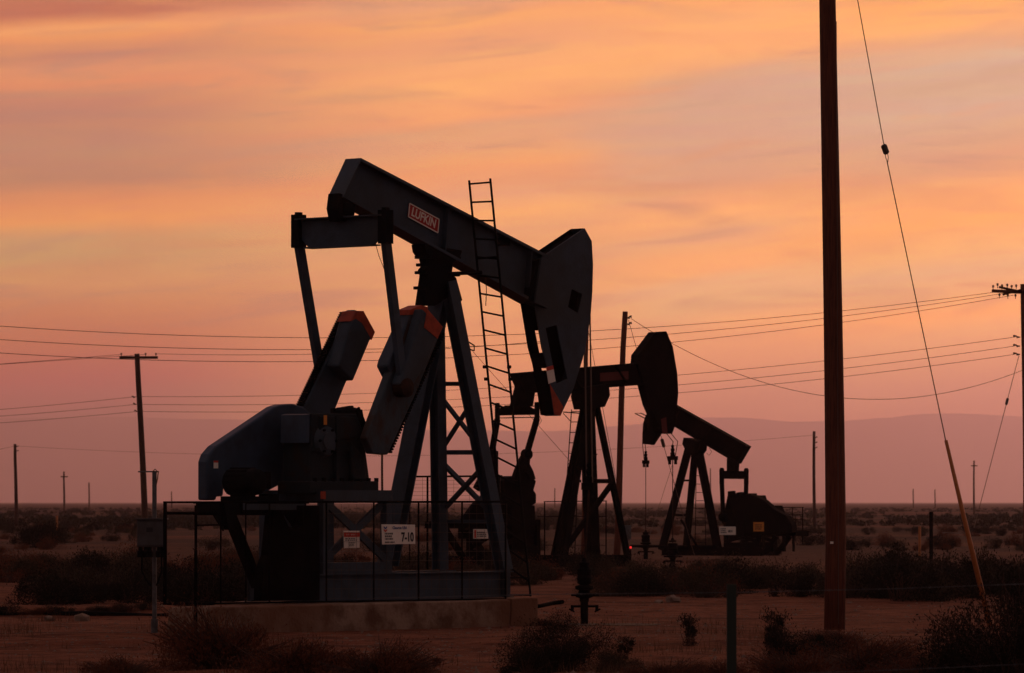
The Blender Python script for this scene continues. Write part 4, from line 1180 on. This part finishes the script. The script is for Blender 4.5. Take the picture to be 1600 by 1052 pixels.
# red lamp and pale box by the bare pole
lm = bpy.data.materials.new('red_lamp'); lm.use_nodes = True
lb = lm.node_tree.nodes['Principled BSDF']; lb.inputs['Base Color'].default_value = (.6, .02, .02, 1); lb.inputs['Emission Color'].default_value = (1, .03, .03, 1); lb.inputs['Emission Strength'].default_value = .9
e = empty('indicator_lamp', (gx(985.5, 158), 158, 0)); tag(e, 'small glowing red lamp low beside the bare wooden pole', 'lamp')
MB().tube([(0, .05, -.2), (0, .05, .42)], .025, 6).build('stem', BLACK, e)
MB().lathe((0, 0, .44), [(.02, -.03), (.04, 0), (.04, .02), (.02, .05)], 10).build('lens', lm, e)
e = empty('junction_box', (gx(981, 156), 156, 0)); tag(e, 'pale junction box on a stand at the foot of the bare wooden pole', 'junction box')
k = 156/F
MB().box((0, 0, H+(785-832)*k), (10*k, .18, 22*k)).build('enclosure', GALV, e, bevel=.01)
MB().tube([(0, .05, -.2), (0, .05, H+(785-842)*k)], .03, 6).build('stand', GALV, e)

# ------------------------------------------------------------------ barbed wire fence in the foreground
Yf = 36.0
e = empty('barbed_wire_fence', (gx(1143, Yf), Yf, 0)); tag(e, 'barbed wire fence with a green steel post close to the viewer', 'fence')
k = Yf/F
MB().bar((0, 0, -.3), (0, 0, H+(785-913)*k), .075, .05, (1, 0, 0)).bar((0, .035, -.3), (0, .035, H+(785-914)*k), .02, .03, (1, 0, 0)).build('post', POST, e)
def strand(pts, Ys):
    mb = MB(); q = [X3(px, py, Y)-Vector((gx(1143, Yf), Yf, 0)) for (px, py), Y in zip(pts, Ys)]
    mb.tube(q, .0022, 4)
    for a_, b_ in zip(q, q[1:]):
        n = max(1, int((b_-a_).length/.13))
        for i in range(n):
            p = a_.lerp(b_, i/n)
            for t in (.7, 2.2):
                mb.tube([p-Vector((.012*cos(t), 0, .012*sin(t))), p+Vector((.012*cos(t), 0, .012*sin(t)))], .0012, 3)
    mb.build('strand', GALV, e)
strand([(560, 936), (840, 929), (1143, 926), (1400, 920), (1640, 911), (1900, 905)], [38, 37, 36, 35.5, 35, 34.5])
strand([(700, 1064), (1143, 1056), (1400, 1047), (1640, 1036), (1900, 1030)], [37.5, 36, 35.5, 35, 34.5])

# ------------------------------------------------------------------ scrub
def foliage(rng_, n, size, rx, rz, lump=.45, hollow=.25, up=.5, spread=1.0):
    """small leaf faces spread through an uneven dome: returns vertices, faces"""
    vs, fs = [], []
    centres = []
    for k in range(13):
        a = rng_.random()*6.283; r = sqrt(rng_.random())*rx*.78; zz = rng_.random()**.8*rz*.80*(1-.55*(r/rx)**2)
        centres.append((Vector((r*cos(a), r*sin(a), zz)), rng_.uniform(.16, lump)*rx))
    for k in range(n):
        c, cr = centres[rng_.randrange(len(centres))]
        d = Vector((rng_.gauss(0, 1), rng_.gauss(0, 1), rng_.gauss(0, .8)))
        d.normalize()
        rr = cr*rng_.random()**.45*spread
        if rng_.random() < .07: rr *= 1.7
        p = c+d*rr
        if p.z < .02: p.z = rng_.random()*.12*rz
        s = size*rng_.uniform(.6, 1.5)
        ax = (Vector((rng_.gauss(0, .6), rng_.gauss(0, .6), up+rng_.gauss(0, .5)))+d*.4).normalized()
        sd = ax.cross(Vector((rng_.gauss(0, 1), rng_.gauss(0, 1), rng_.gauss(0, 1)))).normalized()
        b = len(vs)
        vs += [p-ax*s, p+sd*s*.34, p+ax*s, p-sd*s*.34]
        fs.append((b, b+1, b+2, b+3))
    return vs, fs, centres

def raw_mesh(name, vs, fs, mt):
    me = bpy.data.meshes.new(name); me.from_pydata([tuple(q) for q in vs], [], fs); me.materials.append(mt); return me

def twigs(rng_, centres, n, r, rz):
    mb = MB()
    for k in range(n):
        c, cr = centres[rng_.randrange(len(centres))]
        tip = c+Vector((rng_.gauss(0, .5), rng_.gauss(0, .5), rng_.uniform(.2, 1.0)))*cr
        b = Vector((rng_.gauss(0, .05), rng_.gauss(0, .05), -.05))
        m_ = b.lerp(tip, .5)+Vector((rng_.gauss(0, .05), rng_.gauss(0, .05), .05))
        mb.tube([b, m_, tip], [r, r*.7, r*.3], 4, False)
    return mb

PROTO = {}
def shrub_proto(key, seed, n, size, rx, rz, leaf, tw, up=.5, lump=.45):
    r_ = random.Random(seed)
    vs, fs, cs = foliage(r_, n, size, rx, rz, lump, up=up)
    me = raw_mesh('foliage', vs, fs, leaf)
    tb = twigs(r_, cs, tw, .012*max(rx, .4), rz)
    tm = bpy.data.meshes.new('branches'); tm.from_pydata(tb.v, [], tb.f); tm.materials.append(TWIG)
    PROTO[key] = (me, tm)

def shrub(key, x, y, s, rz_, label, group, sz=1.0, cat='shrub'):
    me, tm = PROTO[key]
    e = empty('desert_shrub', (x, y, gh(x, y)-.02), rz_); e.scale = (s, s, s*sz); tag(e, label, cat, group)
    for nm, m_ in (('foliage', me), ('branches', tm)):
        o = bpy.data.objects.new(nm, m_); COL.objects.link(o); o.parent = e
    return e

for i in range(3): shrub_proto('near%d' % i, 40+i, 13000, .014, .62, .62, (LEAFB, LEAFA, LEAFB)[i], 60)
for i in range(2): shrub_proto('dry%d' % i, 60+i, 9000, .013, .70, .50, LEAFC, 320, up=1.1)
for i in range(3): shrub_proto('sage%d' % i, 80+i, 4200, .023, .75, .62, LEAFA, 24)
for i in range(3): shrub_proto('dark%d' % i, 90+i, 4200, .024, .75, .66, LEAFB, 24)
for i in range(2): shrub_proto('tan%d' % i, 97+i, 3600, .020, .70, .50, LEAFC, 40, up=1.0)
shrub_proto('big', 131, 42000, .010, .66, .66, LEAFB, 90, lump=.5)
shrub_proto('tall', 110, 1500, .017, .16, .62, LEAFB, 30, up=1.0, lump=.8)

FG = 'shrubs in the foreground'
def fgs(key, px, Y, s, rz_, label, sz=1.0): shrub(key, gx(px, Y), Y, s, rz_, label, FG, sz)
fgs('big', 1592, 50.0, 1.55, .4, 'large black-green shrub filling the bottom right corner', 1.35)
fgs('near1', 1530, 51.0, .85, 1.9, 'smaller greenish shrub leaning on the large bottom right shrub', 1.1)
fgs('big', 872, 55.0, 1.05, 2.6, 'dark spreading shrub at the bottom middle in front of the wellhead', 1.05)
fgs('near0', 825, 52.0, .62, .9, 'low dark shrub tucked left of the bottom middle spreading shrub', .9)
fgs('near1', 965, 54.0, .58, 4.0, 'low dark shrub tucked right of the bottom middle spreading shrub', .9)
fgs('tall', 979, 60.0, .8, .3, 'small pointed weed behind the bottom middle shrub', .8)
fgs('tall', 1076, 63.0, 1.0, 2.3, 'single upright weed on the dirt between wellhead and fence post', .9)
fgs('near2', 1243, 58.0, .80, 5.0, 'dark rounded shrub at the foot of the thick pole', 1.2)
fgs('tall', 1211, 61.5, 1.15, 1.2, 'spiky weed rising left of the rounded shrub by the thick pole', 1.1)
fgs('near0', 1290, 56.5, .7, 3.3, 'half withered shrub right in front of the thick pole', .9)
fgs('dry0', 352, 55.0, 1.5, .7, 'rust coloured dry brush in front of the left end of the foundation', 1.0)
fgs('dry1', 465, 52.0, 1.35, 2.1, 'rust coloured dry brush right of the one before the foundation end', .8)
fgs('dry0', 590, 51.0, 1.2, 4.2, 'thin rust coloured brush below the middle of the foundation', .75)
fgs('near2', 655, 53.0, .55, 4.9, 'low dark weed below the right half of the foundation', .9)
fgs('dry1', 190, 52.0, .85, 5.2, 'dark reddish brush at the bottom left below the cabinet post', .75)
fgs('dry0', 1130, 52.0, .8, 1.5, 'rusty brush around the foot of the steel fence post', .6)
fgs('dry1', 1350, 53.0, 1.3, 3.6, 'rusty brush at the bottom right of the thick pole', .75)
fgs('dry0', 1440, 51.0, 1.15, 2.9, 'rusty brush between thick pole and bottom right shrub', .6)
fgs('dry1', 1318, 62.0, 1.0, 5.6, 'rusty brush hiding the foot of the thick pole', .8)
fgs('dry0', 1250, 50.0, 1.1, .2, 'rusty brush in front of the dark rounded shrub by the thick pole', .7)
fgs('dry1', 1500, 54.0, 1.0, 1.2, 'rusty brush at the left side of the large bottom right shrub', .6)
fgs('dry0', 1035, 51.0, .9, 3.0, 'rusty brush between the bottom middle shrub and the steel fence post', .6)
fgs('dry1', 30, 50.5, .8, 2.4, 'rusty brush in the bottom left corner', .45)

rs = random.Random(5)
MG = 'desert shrubs across the middle ground'
KINDS_ = {'sage': 'olive desert shrub', 'dark': 'blackish green desert shrub', 'tan': 'tan dry desert shrub'}
count = 0
def clear(x, y):
    if y < 84: return False
    px = 800+F*x/y
    if abs(x-B.o.x) < 5 and 131 < y < 141: return False
    return True
def mids(px, Y, s, kind, where, sz=1.0):
    global count
    x = gx(px, Y)
    shrub('%s%d' % (kind, rs.randrange(2 if kind == 'tan' else 3)), x, Y, s, rs.random()*6.28, KINDS_[kind]+' '+where, '%s shrubs %s' % (kind, where), sz); count += 1
# belts of scrub where the photograph shows them
for k in range(26): mids(rs.uniform(828, 1290), rs.uniform(97, 118), rs.uniform(.75, 1.25), rs.choice(('sage', 'dark', 'sage', 'tan')), 'in the belt before the two black pump jacks')
for k in range(24): mids(rs.uniform(1325, 1535), rs.uniform(92, 108), rs.uniform(1.0, 1.45), rs.choice(('dark', 'dark', 'sage')), 'in the dense thicket right of the thick pole', 1.1)
for k in range(12): mids(rs.uniform(1535, 1640), rs.uniform(94, 112), rs.uniform(.7, 1.1), rs.choice(('dark', 'sage')), 'in the thicket behind the bottom right corner shrub')
for k in range(22): mids(rs.uniform(60, 420), rs.uniform(88, 100), rs.uniform(.8, 1.3), rs.choice(('dark', 'dark', 'sage')), 'in the row behind the flow line and control cabinet')
for k in range(20): mids(rs.uniform(-40, 330), rs.uniform(116, 140), rs.uniform(.9, 1.4), rs.choice(('sage', 'dark', 'tan')), 'in the scrub farther out left of the control cabinet')
for k in range(5): mids(rs.uniform(38, 98), rs.uniform(200, 225), rs.uniform(1.2, 1.6), 'dark', 'in the dark clump near the small far left pole', 1.15)
for k in range(14): mids(rs.uniform(330, 560), rs.uniform(100, 150), rs.uniform(.8, 1.3), rs.choice(('sage', 'tan', 'dark')), 'seen between the rails of the near pump jack')
for k in range(14): mids(rs.uniform(600, 840), rs.uniform(96, 150), rs.uniform(.7, 1.1), rs.choice(('sage', 'tan', 'dark')), 'behind the legs of the near pump jack')
tries = 0
while count < 296 and tries < 6000:
    tries += 1
    Y = 125+rs.random()**1.4*215; px = rs.uniform(-60, 1660); x = gx(px, Y)
    if noise.noise((x*.05, Y*.022, 3)) < .02 or not clear(x, Y): continue
    mids(px, Y, rs.uniform(.55, 1.15), rs.choice(('sage', 'tan', 'tan', 'sage', 'dark')), 'out on the plain '+('left of the near pump jack' if px < 300 else 'behind the pump jacks' if px < 1270 else 'right of the thick pole'))

for i, px in enumerate((318, 402, 470, 548, 612, 650, 706, 742, 803, 846)):
    x = gx(px, 72.2+.0068*(px-318)); y = 72.2+.0068*(px-318)-.9
    shrub('tall' if i % 3 else 'dry0', x, y, .34+.12*rs.random(), rs.random()*6.28, 'small dark weed at the foot of the concrete foundation', 'weeds along the foundation', .8, 'weed')
for i, px in enumerate((20, 62, 96, 150, 178, 205, 236)):
    shrub(('dark0', 'dry1', 'dark2')[i % 3], gx(px, 80+i*.2), 80+i*.2-.2, .38+.2*rs.random(), rs.random()*6.28, 'low dark weed on the bank along the flow line', 'weeds along the flow line', .7, 'weed')

# beyond: the plain's scrub as one mass
def mass(name, label, n, ya, yb, leaf, seed, nleaf, size):
    r_ = random.Random(seed)
    protos = []
    for i in range(5):
        vs, fs, _ = foliage(random.Random(seed+i), nleaf, size, .8, .62, .5)
        protos.append(vs)
    V_, F_ = [], []
    c = 0; t = 0
    while c < n and t < n*12:
        t += 1
        Y = 1/(1/ya+(1/yb-1/ya)*r_.random()**.75); x = r_.uniform(-.135, .135)*Y
        if noise.noise((x*.02, Y*.008, seed)) < -.02: continue
        s = r_.uniform(.45, 1.05); a = r_.random()*6.28; ca, sa = cos(a)*s, sin(a)*s; z = gh(x, Y); b = len(V_)
        vs = protos[r_.randrange(5)]
        V_ += [(x+q.x*ca-q.y*sa, Y+q.x*sa+q.y*ca, z+q.z*s) for q in vs]
        F_ += [(b+4*i, b+4*i+1, b+4*i+2, b+4*i+3) for i in range(len(vs)//4)]
        c += 1
    o = bpy.data.objects.new(name, raw_mesh(name, V_, F_, leaf)); COL.objects.link(o)
    tag(o, label, 'scrub', kind='stuff')
mass('plain_scrub', 'dark scrub covering the plain out to the horizon', 1300, 330, 1500, LEAFP, 11, 120, .13)
mass('plain_scrub', 'sage scrub covering the plain out to the horizon', 1500, 300, 1500, LEAFA, 23, 120, .13)

# dry grass on the near dirt
r_ = random.Random(77); V_, F_ = [], []
for k in range(60000):
    y = 44+r_.random()**1.5*34; x = r_.uniform(-.128, .128)*y
    px = 800+F*x/y
    d_ = noise.noise((x*.45, y*.35, 6))+.25*(1 if (250 < px < 720 or px > 1150) and y < 60 else 0)-.25
    if d_ < r_.uniform(-.10, .32): continue
    if 60 < y and 250 < px < 850 and y > 66: continue
    h = r_.uniform(.06, .22); a = r_.random()*6.28; z = gh(x, y); w = .004; t = r_.uniform(.1, .6)*h
    b = len(V_)
    V_ += [(x-w*cos(a), y-w*sin(a), z-.01), (x+w*cos(a), y+w*sin(a), z-.01), (x-t*sin(a), y+t*cos(a), z+h)]
    F_.append((b, b+1, b+2))
o = bpy.data.objects.new('dry_grass', raw_mesh('dry_grass', V_, F_, STRAW)); COL.objects.link(o)
tag(o, 'thin dry grass on the near dirt', 'grass', kind='stuff')
